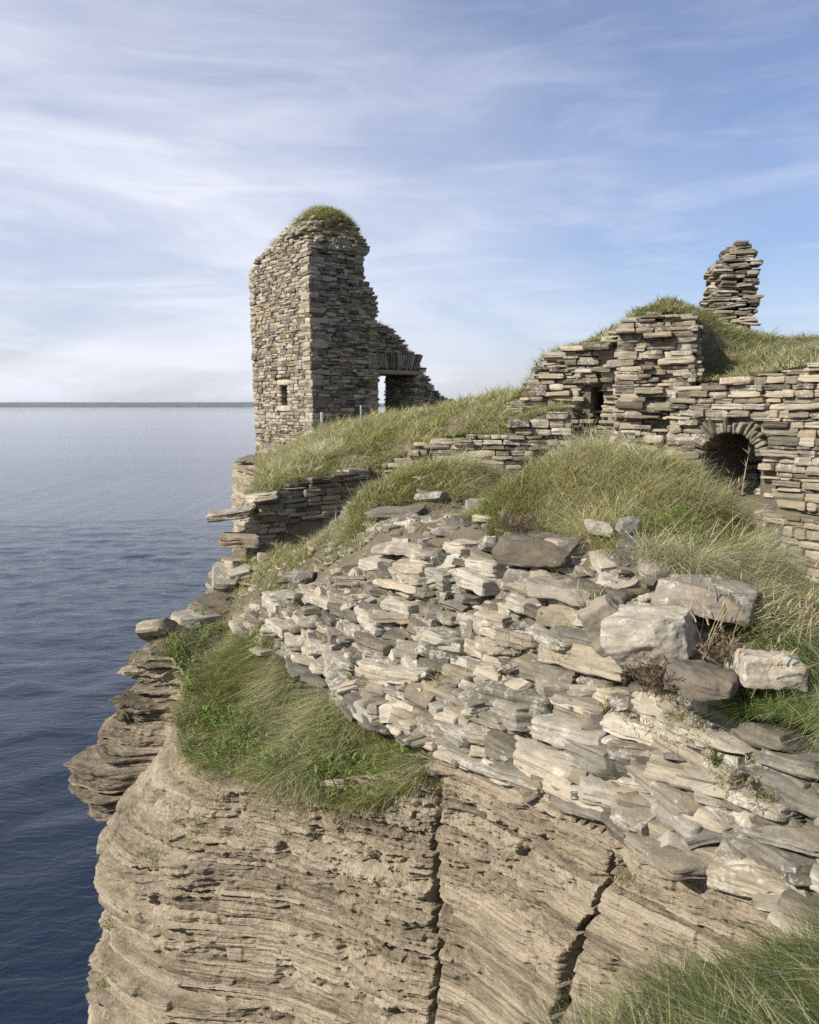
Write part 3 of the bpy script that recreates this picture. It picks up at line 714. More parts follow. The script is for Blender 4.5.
simple_wall('wall_pier', 'tall rough pier of thick courses stepping up beside the arch', a[:2], b[:2], -1.5,
            lin([(0, zt(336, 13.3)), (.1, zt(326, 13.3)), (.18, zt(314, 13.2)), (.3, zt(310, 13.2)), (.55, zt(307, 13.2)), (.6, zt(314, 13.2)), (.8, zt(313, 13.2)), (.85, zt(309, 13)), (1.0, zt(311, 13)), (1.16, zt(318, 13)), (1.24, zt(345, 13)), (L2, zt(366, 12.9))]), 1.3, M_wal, (.05, .14), (.16, .6), .075, 5, 481, cat='ruined wall', hole=holeB)

AP0, AE = np.array([4.2, 13.05]), np.array([.579, -.815])
def arch_wall():
    z0 = -1.48; L = 4.2
    root = empty('arch_wall', (*AP0, z0), label='sunlit coursed wall with a small round-headed arched recess', category='stone wall')
    r = np.random.default_rng(501)
    uc, hw, zs, ri = 1.14, .43, -.74, .33
    def inside(u, z, m=0.0):
        if abs(u-uc) > hw+m: return False
        return z < zs+(ri+m)*math.sqrt(max(0, 1-((u-uc)/(hw+m))**2))
    hole = lambda u, z, w, h: (inside(u, z, .20) and z > zs-.02 or inside(u, z, w/2) or inside(u-w/2, z) or inside(u+w/2, z)) if w > 0 else inside(u, z, .03)
    prof = lin([(0, .32), (.6, .36), (1.2, .40), (2, .50), (2.6, .62), (L, .8)])
    s = coursed(AP0, AE, L, z0, prof, (.04, .13), (.14, .6), .42, .034, hole, (0, 0), r)
    nq = np.array([AE[1], -AE[0]]); s2 = coursed(AP0-nq*.09, AE, L, z0, lambda u: prof(u)-.04, (.04, .08), (.14, .5), .42, .03, lambda u, z, w, h: inside(u, z, .06+w/2), (0, 0), r)
    masonry('masonry', root, [s, s2], M_wal, n=6, seed=511, rough=.016, clips=6)
    c = core(AP0, AE, L, z0, prof, 1.5, .10, hole, (0, 0), .06, .06, .08)
    mk('core', c[0], c[1], M_core, parent=root, smooth=False)
    nr = np.array([AE[1], -AE[0]])
    # back of the recess
    s = coursed(AP0+AE*(uc-.8)-nr*1.2, AE, 1.6, z0, lambda u: -.2, (.06, .14), (.16, .4), .3, .03, None, (0, 0), r)
    al = masonry('recess', root, [s], M_wal, n=5, seed=521)
    C, Hs, yw, rl = [], [], [], []
    n = 23; yaw = math.atan2(AE[1], AE[0])
    for k in range(n):
        f = (k+.5)/n; a = math.pi*(1-f)
        ln = .085+r.uniform(-.025, .06)*(1.3 if a > 1.3 else .8); a += r.normal(0, .028); u = uc+(hw+ln)*math.cos(a); z = zs+(ri+ln)*math.sin(a)
        p = AP0+AE*u+nr*(.035-.22)
        C.append((p[0], p[1], z)); Hs.append((r.uniform(.014, .036), .22+r.normal(0, .02), ln)); yw.append(yaw); rl.append((r.normal(0, .05), math.pi/2-a+r.normal(0, .09)))
    v, q, t = stones(C, Hs, yw, n=6, clips=2, rough=.008, seed=531, tilt=.02, roll=np.array(rl), lam=0)
    mk('arch_ring', v, q, M_wal, tint=t*.6, parent=root)
    return prof, L
arch_prof, arch_L = arch_wall()
a, b = at(752, 510, 11.6), at(900, 525, 9.3)
simple_wall('footing_wall', 'dark lower footing wall in shade beneath the sunlit arch wall', a[:2], b[:2], -2.4, lin([(0, -1.52), (3, -1.5)]), .5, M_wal, (.06, .14), (.2, .6), .03, 5, 541, ends=False)

# free-standing stump of masonry
def stump():
    c0 = at(727, 332, 16.2)
    root = empty('chimney_stump', c0-np.array([0, 0, .3]), label='lone leaning pillar of stacked slabs standing against the sky', category='stone pillar')
    r = np.random.default_rng(551)
    C, Hs, yw = [], [], []
    z = -.35; top = at(731, 249, 16.2)[2]-c0[2]
    while z < top:
        hc = r.uniform(.03, .085); f = max(0, z/top)
        lo = np.interp(f, [0, .25, .38, .50, .62, .74, .86, 1.0], [-.46, -.36, -.44, -.30, -.30, -.42, -.12, -.02])
        hi = np.interp(f, [0, .2, .5, .8, 1.0], [.40, .44, .40, .42, .22])
        for d in (-.26, .22):
            u = lo+r.normal(0, .03)
            while u < hi-.06:
                w = min(r.uniform(.2, .55), hi-u+r.normal(0, .05))
                if w < .08: break
                C.append((c0[0]+u+w/2, c0[1]+d-u*.3+r.normal(0, .03), c0[2]+z+hc/2)); Hs.append((w/2, .27, hc/2*.96)); yw.append(-.3+r.normal(0, .1)); u += w
        z += hc
    v, q, t = stones(np.array(C), np.array(Hs), np.array(yw), n=5, clips=5, rough=.016, seed=561, tilt=.05, keep=(.72, 1.0))
    mk('masonry', v, q, M_tow, tint=t, parent=root, sharp=40)
stump()

# earth bank behind the right-hand walls
BP = np.array([at(520, 402, 15.0), at(545, 376, 14.8), at(575, 356, 14.6), at(610, 342, 14.3), at(640, 322, 14.2), at(660, 312, 13.9), at(690, 316, 14.0), at(715, 322, 14.6), at(735, 334, 16.0), at(700, 345, 13.9), at(690, 372, 13.4), at(740, 378, 12.75), at(790, 371, 12.05), at(819, 367, 11.6), at(740, 364, 13.4), at(790, 354, 12.8),
               at(780, 340, 15.0), at(819, 338, 14.6), at(740, 345, 14.5), (3.0, 17.5, .3), (6, 18, .4), (9, 17, .7), (8.5, 12, .8), (7, 9.8, .5), (10, 10, .6), (2, 17, 0), (4, 19.5, -.3), (8, 20, -.3), (12, 14, .2)], float)
BW = tps_fit(BP, .01)
def Bk(x, y): return tps_eval(BP, BW, x, y)
BPOLY = [(2.05, 14.9), (2.35, 14.75), (3.6, 14.15), (3.75, 13.65), (4.45, 13.25), (4.6, 13.0), (6.95, 9.7), (10, 10), (12, 14), (9, 19.5), (4, 19), (1.8, 17)]
grid_ground('ground', np.arange(1.5, 12.2, .08), np.arange(9.5, 19.8, .08), Bk, lambda x, y: inpoly(x, y, BPOLY), M_earth, skirt=.7, kind='structure', label='earth bank heaped behind the right-hand ruin walls', category='ground')

# ------------------------------------------------------------------ grass
GREEN, YEL, STRAW, DARK = np.array([.18, .205, .060]), np.array([.46, .435, .19]), np.array([.66, .60, .41]), np.array([.09, .12, .032])
def blades(P, L, W, lean, droop, col, seg=4, seed=0):
    """ribbon blades: roots P, lengths L, widths W, unit-ish start direction lean (N,3), droop (N,) -> mesh"""
    r = np.random.default_rng(seed); N = len(P)
    d = lean/np.linalg.norm(lean, axis=1)[:, None]
    hz = d.copy(); hz[:, 2] = 0; hn = np.linalg.norm(hz, axis=1)[:, None]+1e-6; hz /= hn
    ang = r.uniform(0, 2*np.pi, N); side = np.stack([np.cos(ang), np.sin(ang), np.zeros(N)], -1)
    s = np.linspace(0, 1, seg+1)
    V = np.zeros((N, seg+1, 2, 3)); 
    for i, q in enumerate(s):
        c = P+d*(L*q)[:, None]+hz*(L*droop*q*q*.55)[:, None]; c[:, 2] -= L*droop*q**2.2*.55
        w = W*(1-q**1.5)*.5+.0003
        V[:, i, 0] = c-side*w[:, None]; V[:, i, 1] = c+side*w[:, None]
    b = (np.arange(N)*(seg+1)*2)[:, None]; Q = []
    for i in range(seg): Q.append(np.stack([b[:, 0]+2*i, b[:, 0]+2*i+1, b[:, 0]+2*i+3, b[:, 0]+2*i+2], -1))
    Q = np.stack(Q, 1).reshape(-1, 4)
    return V.reshape(-1, 3), Q, np.repeat(col, (seg+1)*2, 0)
WIND = np.array([.45, -.10, 0])
def scatter(poly, dens, seed, thin=None):
    r = np.random.default_rng(seed); poly = np.array(poly, float)[:, :2]; lo, hi = poly.min(0), poly.max(0)
    n = int(dens*np.prod(hi-lo)); p = r.uniform(lo, hi, (n, 2)); p = p[inpoly(p[:, 0], p[:, 1], poly)]
    if thin is not None:
        f = fbm(np.stack([p[:, 0]*2.6, p[:, 1]*2.6, p[:, 0]*0], -1), 3, seed+1); p = p[f+r.normal(0, .25, len(p)) > thin]
    return p
def turf(p, z, hf, length, width, seed, mixc=(.5, .4, .1), wind=1.0, spread=.62, droop=.7, slope=.5, tf=5.0, dark=.18, gcol=None):
    r = np.random.default_rng(seed); N = len(p)
    e = .04; sx = (hf(p[:, 0]+e, p[:, 1])-hf(p[:, 0]-e, p[:, 1]))/(2*e); sy = (hf(p[:, 0], p[:, 1]+e)-hf(p[:, 0], p[:, 1]-e))/(2*e)
    sx, sy = np.clip(sx, -1.5, 1.5), np.clip(sy, -1.5, 1.5)
    q = np.stack([p[:, 0], p[:, 1], np.zeros(N)], -1)
    cl = fbm(q*3.0, 3, seed+3); cl2 = fbm(q*1.1, 2, seed+4)
    a = 2*np.pi*vn(q*2.4, seed+5)
    # tufts: neighbours lean away from a shared root
    tuft = np.floor(p*tf+.8*np.stack([vn(q*3, seed+7), vn(q*3, seed+8)], -1)); tc = (tuft+.5)/tf
    away = (p-tc)*tf
    lean = np.stack([-sx*slope, -sy*slope, np.ones(N)], -1)+WIND*wind*.8
    lean[:, 0] += spread*(.35*np.cos(a)+.8*away[:, 0])+r.normal(0, spread*.75, N); lean[:, 1] += spread*(.35*np.sin(a)+.8*away[:, 1])+r.normal(0, spread*.75, N)
    L = length*(.75+.35*cl+.2*cl2)*r.uniform(.4, 1.2, N)*(1+.45*vn(np.concatenate([tuft*1.31, np.ones((N, 1))], 1), seed+12)); L = np.clip(L, length*.2, length*1.7)
    W = width*np.exp(r.normal(-.15, .38, N))
    g, y, s = mixc; u = r.random(N)+.28*cl+.30*cl2
    th = vn(np.concatenate([tuft*1.7, np.zeros((N, 1))], 1), seed+11)*.16
    u = u+th
    col = np.where((u < g)[:, None], GREEN if gcol is None else np.array(gcol), np.where((u < g+y)[:, None], YEL, STRAW))
    dk = r.random(N) < dark; col[dk] = DARK
    col = col*r.uniform(.7, 1.3, (N, 1))*np.array([1, 1, 1])+r.normal(0, .008, (N, 3)); col = np.clip(col, .008, .6)
    P = np.stack([p[:, 0], p[:, 1], z-.03], -1)
    return blades(P, L, W, lean, np.clip(r.normal(droop, .28, N), .05, 1.4), col, 4, seed+9)
def field(label, poly, dens, hf, length, width, seed, thin=None, extra=None, **kw):
    p = scatter(poly, dens, seed, thin); z = hf(p[:, 0], p[:, 1])
    parts = [turf(p, z, hf, length, width, seed, **kw)]
    if extra: parts += extra
    v, q, t = join(parts)
    mk('grass', v, q, M_grass, tint=t, kind='stuff', label=label, category='grass')
def leafage(poly, n, hf, size, seed, col=(.14, .20, .045), up=.12):
    p = scatter(poly, n/max(.1, np.prod(np.ptp(np.array(poly)[:, :2], axis=0))), seed); r = np.random.default_rng(seed)
    f = fbm(np.stack([p[:, 0]*3, p[:, 1]*3, p[:, 0]*0], -1), 3, seed); p = p[f > .05]; N = len(p)
    P = np.stack([p[:, 0], p[:, 1], hf(p[:, 0], p[:, 1])+r.uniform(.0, up, N)], -1)
    return blades(P, size*r.uniform(.6, 1.4, N), size*.34*r.uniform(.7, 1.3, N), r.normal(0, .8, (N, 3))+np.array([0, 0, .9]), r.uniform(.3, 1.0, N), np.tile(col, (N, 1))*r.uniform(.6, 1.5, (N, 1)), 4, seed)
def seedheads(poly, n, hf, hgt, seed, col=(.42, .35, .24)):
    """thin straw stems with a thicker head, part of the grass"""
    p = scatter(poly, n/max(.1, np.prod(np.ptp(np.array(poly)[:, :2], axis=0))), seed); r = np.random.default_rng(seed); N = len(p)
    P = np.stack([p[:, 0], p[:, 1], hf(p[:, 0], p[:, 1])-.02], -1)
    lean = np.array([0, 0, 1.0])+WIND*.5+r.normal(0, .16, (N, 3)); L = hgt*r.uniform(.7, 1.25, N)
    st = blades(P, L, np.full(N, .004), lean, r.uniform(.1, .5, N), np.tile(col, (N, 1))*r.uniform(.7, 1.2, (N, 1)), 4, seed)
    return st
def xy(*pts): return [tuple(at(*p)[:2]) for p in pts]

MOUND = xy((462, 520, 7.7), (505, 538, 6.95), (560, 522, 6.95), (590, 545, 6.35), (612, 565, 6.0), (650, 575, 5.75), (690, 580, 5.55), (735, 578, 5.45), (770, 585, 5.5), (785, 560, 6.0), (770, 520, 6.9), (700, 470, 8.0), (600, 435, 8.6), (520, 455, 8.8), (470, 490, 8.5))
field('long windswept grass covering the big mound on the wall', MOUND, 12500, G, .38, .0052, 601, tf=2.8, dark=.06, mixc=(.20, .50, .3), wind=1.0, droop=.75, extra=[seedheads(MOUND, 420, G, .42, 602), leafage(xy((640, 560, 5.9), (690, 580, 5.6), (720, 560, 5.8), (690, 520, 6.3), (645, 530, 6.3)), 2600, G, .035, 603, up=.22), leafage(MOUND, 160, G, .02, 604, (.72, .60, .16), .38)])
HUM = xy((345, 525, 9.5), (380, 512, 9.75), (430, 506, 9.6), (470, 500, 9.7), (495, 488, 10.2), (480, 470, 11.2), (410, 468, 11.4), (350, 490, 10.9))
CRESTG = xy((300, 570, 9.2), (345, 552, 8.8), (400, 535, 8.2), (470, 520, 7.6), (480, 500, 8.4), (400, 512, 9.5), (345, 525, 9.7))
field('short tufts between the slabs on the left crest of the rubble wall', CRESTG, 5000, G, .17, .0055, 615, thin=-.05, mixc=(.35, .4, .25), tf=4.0)
field('rounded tuft of grass on the hummock in front of the terrace wall', HUM, 10000, G, .30, .0062, 611, dark=.08, mixc=(.28, .46, .26), extra=[seedheads(HUM, 60, G, .3, 612)])
STRIP = xy((345, 520, 9.9), (362, 545, 8.9), (335, 585, 9.0), (300, 578, 9.5), (262, 605, 9.7), (232, 640, 9.9))+[(-2.75, 9.9), (-3.05, 10.0), (-2.8, 11.0), (-2.65, 11.9), (-2.0, 12.1), (-1.2, 11.2)]
field('straw-coloured grass in the gully left of the rubble wall', STRIP, 7000, G, .22, .0055, 621, thin=-.25, mixc=(.26, .42, .32), extra=[seedheads(STRIP, 160, G, .30, 622)])
BUT = xy((205, 640, 10.2), (262, 622, 9.3), (285, 650, 8.5), (325, 685, 7.7), (360, 712, 7.1), (405, 735, 6.45), (436, 765, 6.0))+[(.15, 5.94), (-.27, 6.10), (-1.0, 6.55), (-1.64, 6.99), (-2.27, 7.56), (-2.5, 8.2), (-2.6, 8.9), (-2.95, 9.3), (-3.05, 9.9), (-2.75, 10.9)]
field('lush green grass spilling over the buttress ledge of the cliff', BUT, 14000, G, .29, .0052, 631, tf=3.0, dark=.26, mixc=(.50, .36, .14), wind=.12, droop=.85, slope=.7, spread=.95, extra=[seedheads(BUT, 120, G, .25, 632), leafage(BUT, 30000, G, .065, 633, up=.2), leafage(BUT, 260, G, .022, 634, (.75, .72, .55), .3)])
RIDGE = xy((256, 492, 13.0), (300, 486, 13.1), (350, 470, 13.6), (395, 452, 14.0), (440, 440, 13.7), (500, 436, 13.7), (535, 430, 14.2), (560, 400, 15.2), (500, 400, 16.4), (400, 410, 17.5), (330, 430, 19), (262, 455, 19))
field('yellow-green grass on the long ridge at the foot of the tower', RIDGE, 2500, G, .42, .011, 641, tf=1.9, dark=.08, spread=.8, thin=-.45, mixc=(.26, .44, .30), extra=[seedheads(RIDGE, 420, G, .45, 642)])
BANK = xy((520, 405, 14.75), (560, 366, 14.5), (612, 345, 14.0), (640, 325, 13.5), (655, 315, 13.3), (695, 320, 13.3), (690, 368, 13.15), (740, 374, 12.5), (819, 362, 11.35), (905, 350, 10.3), (905, 340, 14.5), (780, 330, 16.8), (690, 320, 16.4), (600, 330, 15.8))
field('bright grass on the earth bank above the arch wall', BANK, 2200, Bk, .22, .010, 651, thin=-.35, mixc=(.60, .32, .08), extra=[seedheads(BANK, 120, Bk, .3, 652)])
NEAR = [(.12, 1.3), (.41, 2.42), (1.08, 3.04), (1.9, 3.28), (2.4, 3.45), (3.2, 2.7), (2.4, 1.6)]
field('dark soft grass in the bottom corner close to the viewer', NEAR, 15000, G, .33, .0042, 661, tf=3.0, mixc=(.58, .28, .14), dark=.6, wind=-.3, droop=.8, slope=.6)
TUFT = [(1.93, 4.62), (2.12, 4.38), (2.5, 4.05), (3.0, 3.9), (3.1, 4.6), (2.5, 4.9), (2.15, 4.85)]
field('bright green tuft drooping over the bare earth at the right edge', TUFT, 22000, G, .28, .0038, 671, gcol=(.155, .25, .05), mixc=(.80, .16, .04), wind=-.5, droop=1.0, slope=.8)
RIGHT = xy((735, 640, 4.9), (700, 655, 4.75), (740, 660, 4.65), (790, 660, 4.6), (860, 660, 4.6), (880, 600, 5.6), (800, 590, 5.9), (760, 600, 5.6))
field('mixed dry and green grass behind the rounded stone at right', RIGHT, 7000, G, .20, .0045, 681, mixc=(.50, .25, .25), extra=[seedheads(RIGHT, 110, G, .55, 682)])
BASE = [(-2.6, 12.6), (-2.5, 10.8), (-1.9, 9.7), (-1.3, 9.3), (-.4, 8.5), (.4, 7.9), (1.5, 8.9), (3.2, 8.6), (3.9, 10.6), (4.0, 12.3), (2.6, 13.7), (1.6, 13.9), (.2, 13.4), (-1.4, 12.6)]
field('thin uneven grass between the low walls behind the rubble wall', BASE, 2600, G, .16, .007, 695, thin=-.5, mixc=(.42, .34, .24), extra=[seedheads(BASE, 220, G, .3, 696)])
COURT = [(2.2, 9), (3.0, 6.3), (5.5, 6), (5.8, 9.6), (4.3, 12.4), (3.2, 12.4)]
field('shaded grass on the courtyard floor below the arch wall', COURT, 1500, G, .22, .008, 691, mixc=(.6, .25, .15))
WALLTOPS.append(('arch_wall', AP0, AE, np.array([AE[1], -AE[0]]), arch_L, arch_prof, .9))
TOPLAB = {'ruined_gable': 'shaggy turf draped over the sloping head of the ragged gable ruin', 'wall_pier': 'turf cushion on the flat head of the tall rough pier', 'arch_wall': 'fringe of grass along the head of the sunlit arch wall', 'terrace_wall': 'grass lip hanging over the low terrace wall', 'curtain_wall': 'grass lip along the head of the dark low wall above the sea'}
for i_, (nm, P0, e, nr, L, prof, T) in enumerate(WALLTOPS):
    if nm not in TOPLAB: continue
    def wt(x, y, P0=P0, e=e, L=L, prof=prof):
        u = (np.stack([x, y], -1)-P0)@e; uu = np.linspace(0, L, 80); return np.interp(u, uu, [prof(k) for k in uu])+.06
    pol = [tuple(P0+e*u-nr*d) for u, d in ((.05, .10), (L-.05, .10), (L-.05, T+.1), (.05, T+.1))]
    field(TOPLAB[nm], pol, 3400, wt, .27, .010, 720+i_*10, thin=-.12, mixc=(.42, .38, .20), tf=2.6, spread=.8, droop=.9)
# grass on the tower head and gateway
TT = [tuple(tower_ctr+eL*a+eR*b) for a, b in ((-2.35, -1.15), (1.25, -1.2), (1.45, -.4), (1.45, .6), (-2, .8), (-2.35, .6))]
field('grass cap sprouting from the ruined top of the tower', TT, 4200, tower_top, .26, .013, 701, thin=-.7, tf=1.7, spread=.9, mixc=(.55, .33, .12))
nR = np.array([eR[1], -eR[0]])
GT = [tuple(GA+eR*u-nR*d) for u, d in ((.45, .15), (2.9, .1), (3.0, 1.3), (.4, 1.4))]
def gate_top(x, y):
    u = (np.stack([x, y], -1)-GA)@eR; return np.interp(u, np.linspace(0, gate_L, 60), [gate_prof(k) for k in np.linspace(0, gate_L, 60)])-.02
field('grass growing along the broken head of the gateway wall', GT, 2400, gate_top, .24, .013, 711, tf=2.5, mixc=(.6, .3, .1))
# far clifftop turf so that the land never shows bare
FARP = [(-3.6, 18.5), (3, 16.5), (6, 18), (14, 18), (20, 30), (4, 34), (-3, 30), (-4.6, 24)]
field('rough grass on the clifftop beyond the ruins', FARP, 260, G, .30, .02, 721)

def tufts(name, spots, label, seed, mind, maxd):
    bpy.context.view_layer.update(); ob = bpy.data.objects[name]; r = np.random.default_rng(seed); P, L, Ln = [], [], []
    inv = ob.matrix_world.inverted()
    for (px, py, w, n) in spots:
        for _ in range(n):
            q = at(px+r.normal(0, w*.5), py+r.normal(0, w*.4), 5.0); d = Vector(q).normalized()
            ok, loc, nor, _i = ob.ray_cast(inv@Vector((0, 0, H)), d)
            if not ok: continue
            b = np.array(ob.matrix_world@loc)-np.array([0, 0, H]); m = int(r.integers(8, 26)); ln = r.uniform(mind, maxd)
            P.append(b+r.normal(0, .025, (m, 3))-np.array(nor)*.01); L.append(np.full(m, ln)*r.uniform(.5, 1.2, m)); Ln.append(np.array(nor)*.6+np.array([0, 0, .9])+r.normal(0, .45, (m, 3)))
    P, L, Ln = np.concatenate(P), np.concatenate(L), np.concatenate(Ln); N = len(P)
    u = r.random(N); col = np.where((u < .5)[:, None], GREEN, np.where((u < .82)[:, None], YEL, STRAW))*r.uniform(.6, 1.2, (N, 1))
    v, q, t = blades(P, L, np.full(N, .0055), Ln, r.uniform(.4, 1.2, N), col, 4, seed+1)
    mk('grass', v, q, M_grass, tint=t, kind='stuff', label=label, category='grass')
from mathutils import Vector
def scree(label, poly, n, lo, hi, seed, mat):
    r = np.random.default_rng(seed); p = scatter(poly, n/max(.1, np.prod(np.ptp(np.array(poly)[:, :2], axis=0))), seed); N = len(p)
    w = lo+(hi-lo)*r.beta(1, 4, N); C = np.stack([p[:, 0], p[:, 1], G(p[:, 0], p[:, 1])-.03+w*.12], -1)
    v, q, t = stones(C, np.stack([w, w*r.uniform(.5, 1, N), w*r.uniform(.15, .4, N)], -1), r.uniform(0, 6, N), n=5, clips=6, rough=.012, freq=11, keep=(.6, .95), seed=seed, tilt=.2)
    mk('rubble', v, q, mat, tint=t, sharp=36, kind='stuff', label=label, category='rubble')
CREST = [(-1.7, 9.6), (-.9, 8.9), (-.4, 8.0), (.2, 7.3), (1.0, 6.3), (1.5, 5.6), (1.9, 5.0), (2.2, 5.3), (1.6, 6.0), (1.2, 7.0), (.5, 8.2), (-.1, 9.4), (-1.0, 10.0)]
scree('chips and small slabs strewn along the crest of the rubble wall', CREST, 1500, .02, .22, 751, M_rub)
scree('broken chips lying on bare soil among the low walls', BASE, 2200, .02, .16, 752, M_wal)
scree('crumbled stone at the feet of the right-hand ruins', [(1.8, 13.4), (2.6, 13.6), (4.1, 12.6), (5.2, 10.8), (4.4, 9.8), (3.2, 12.0)], 900, .03, .18, 753, M_wal)

# ------------------------------------------------------------------ single plants and stakes
HEA, BRO, GRN = np.array([.20, .145, .115]), np.array([.13, .095, .055]), np.array([.09, .12, .035])
def clump(name, label, cat, base, n, hgt, rad, cst, chead, seed, lean=(.1, 0, 0), head=(.03, .012), fan=.6, wst=.004, group=None, leaf=None, one=False):
    r = np.random.default_rng(seed); base = np.asarray(base, float)
    root = None if one else empty(name, base, label=label, category=cat, group=group)
    P = base+np.stack([r.normal(0, rad, n), r.normal(0, rad, n), np.zeros(n)-.03], -1)
    d = np.array([0, 0, 1.0])+np.asarray(lean)+r.normal(0, fan, (n, 3))*np.array([1, 1, .1]); L = hgt*r.uniform(.55, 1.1, n); dr = r.uniform(.05, .35, n)
    v, q, t = blades(P, L, np.full(n, wst), d, dr, np.tile(cst, (n, 1))*r.uniform(.7, 1.3, (n, 1)), 5, seed)
    acc = [(v, q, t)]
    if not one: mk('stem', v, q, M_grass, tint=t, parent=root)
    tip = v.reshape(n, 6, 2, 3)[:, -1].mean(1); pre = v.reshape(n, 6, 2, 3)[:, -2].mean(1)
    m_ = max(1, int(5)); HP = np.repeat(tip, m_, 0); HD = np.repeat(tip-pre, m_, 0); HD = HD/np.linalg.norm(HD, axis=1)[:, None]
    HP = HP-HD*np.tile(np.linspace(0, head[0]*1.6, m_), n)[:, None]
    v, q, t = blades(HP, np.full(len(HP), head[0])*r.uniform(.7, 1.2, len(HP)), np.full(len(HP), head[1]), HD+r.normal(0, .35, HD.shape), np.full(len(HP), .2), np.tile(chead, (len(HP), 1))*r.uniform(.7, 1.3, (len(HP), 1)), 3, seed+1)
    acc.append((v, q, t))
    if not one: mk('flowers', v, q, M_grass, tint=t, parent=root)
    if leaf:
        k = leaf; LP = base+np.stack([r.normal(0, rad*1.2, k), r.normal(0, rad*1.2, k), r.uniform(0, hgt*.6, k)], -1)
        v, q, t = blades(LP, np.full(k, .05)*r.uniform(.6, 1.3, k), np.full(k, .016), r.normal(0, 1, (k, 3))+np.array([0, 0, .8]), np.full(k, .4), np.tile(GRN, (k, 1))*r.uniform(.7, 1.4, (k, 1)), 3, seed+2)
        acc.append((v, q, t))
        if not one: mk('leaves', v, q, M_grass, tint=t, parent=root)
    if one:
        v, q, t = join(acc); mk(name, v, q, M_grass, tint=t, loc=base, label=label, category=cat, group=group)
clump('heather', 'brown heather at the left foot of the big grassy mound', 'heather', at(515, 528, 6.75), 130, .17, .08, BRO, HEA, 801, one=True)
clump('heather', 'dry heather with purple tips in front of the biggest blue-grey boulder', 'heather', at(660, 688, 4.6), 150, .20, .07, BRO, HEA, 802, leaf=60, one=True)
clump('heather', 'sparse pale heather between the rounded grey stone and the broad cream block', 'heather', at(722, 652, 4.75), 60, .16, .10, BRO*1.5, HEA*1.5, 803, one=True)
for i, (px, py, Y, h, ln, lab) in enumerate((
    (705, 655, 4.8, .55, (.22, 0, 0), 'tall pale grass stems leaning right beside the rounded grey stone'),
    (756, 690, 4.45, .36, (.35, 0, 0), 'short straw stems above the bright green tuft'),
    (775, 650, 4.9, .52, (-.06, 0, 0), 'upright straw stems behind the rounded grey stone'),
    (800, 655, 4.7, .60, (.16, 0, 0), 'tall straw stems near the right edge'),
    (738, 500, 6.9, .30, (.02, 0, 0), 'dead stalks on the far rim of the mound below the arch'))):
    clump('dry_grass', lab, 'dry grass', at(px, py, Y), 9, h, .035, np.array([.40, .33, .19]), np.array([.46, .38, .22]), 810+i, ln, (.07, .010), .12, .005, one=True)
clump('seedling', 'small bright green seedling growing out of the wall face', 'seedling', at(716, 762, 4.15), 10, .07, .010, GRN, GRN*1.6, 821, (0, -.2, 0), (.025, .014), .35, .005, leaf=16, one=True)
def umbel(label, base, h, lean, seed):
    r = np.random.default_rng(seed); base = np.asarray(base, float)
    v, q, t = blades(base[None]-np.array([0, 0, .03]), np.array([h]), np.array([.014]), np.array([[lean, 0, 1.0]]), np.array([.1]), np.array([[.42, .36, .27]]), 6, seed)
    top = v.reshape(7, 2, 3)[-1].mean(0); mid = v.reshape(7, 2, 3)[4].mean(0)
    v2, q2, t2 = blades(np.array([top]*11+[mid]*4), r.uniform(.05, .11, 15)*h/.4, np.full(15, .008), np.concatenate([r.normal(0, .8, (11, 3))+np.array([lean, 0, 1]), r.normal(0, .7, (4, 3))+np.array([0, 0, 1.0])]), np.full(15, .1), np.full((15, 3), .36), 3, seed)
    v, q, t = join([(v, q, t), (v2, q2, t2*np.array([1, .85, .62]))]); mk('dead_stalk', v, q, M_grass, tint=t, loc=base, label=label, category='dead plant', group='dead flower stalks')
for i, (px, py, Y, h, ln, lab) in enumerate(((427, 462, 12.6, .55, .25, 'forked dead stalk in front of the short terrace wall'), (397, 482, 12.0, .36, .0, 'brown dead flower stalk left of the terrace wall'), (380, 488, 11.9, .28, -.1, 'small dead flower stalk nearest the hummock'),
        (640, 470, 7.5, .16, .1, 'lone dead stalk on top of the big mound'), (742, 492, 7.2, .40, .05, 'tall forked dead stalk standing before the arched recess'))):
    umbel(lab, at(px, py, Y), h, ln, 830+i)
def stake(label, base, h, w):
    base = np.asarray(base, float); v, q, t = stones([base+np.array([0, 0, h/2-.1])], [(w/2, w/2, h/2+.1)], [.3], n=6, clips=2, rough=.003, seed=int(h*100), tilt=.01, lam=0)
    mk('stake', v, q, M_post, tint=t, loc=base, label=label, category='stake', group='stakes by the tower')
stake('pale square stake standing at the corner of the tower', at(322, 433, 19.5), .50, .06)
stake('thin grey stake poking from the ridge grass before the gateway', at(361, 420, 20.0), .36, .035)

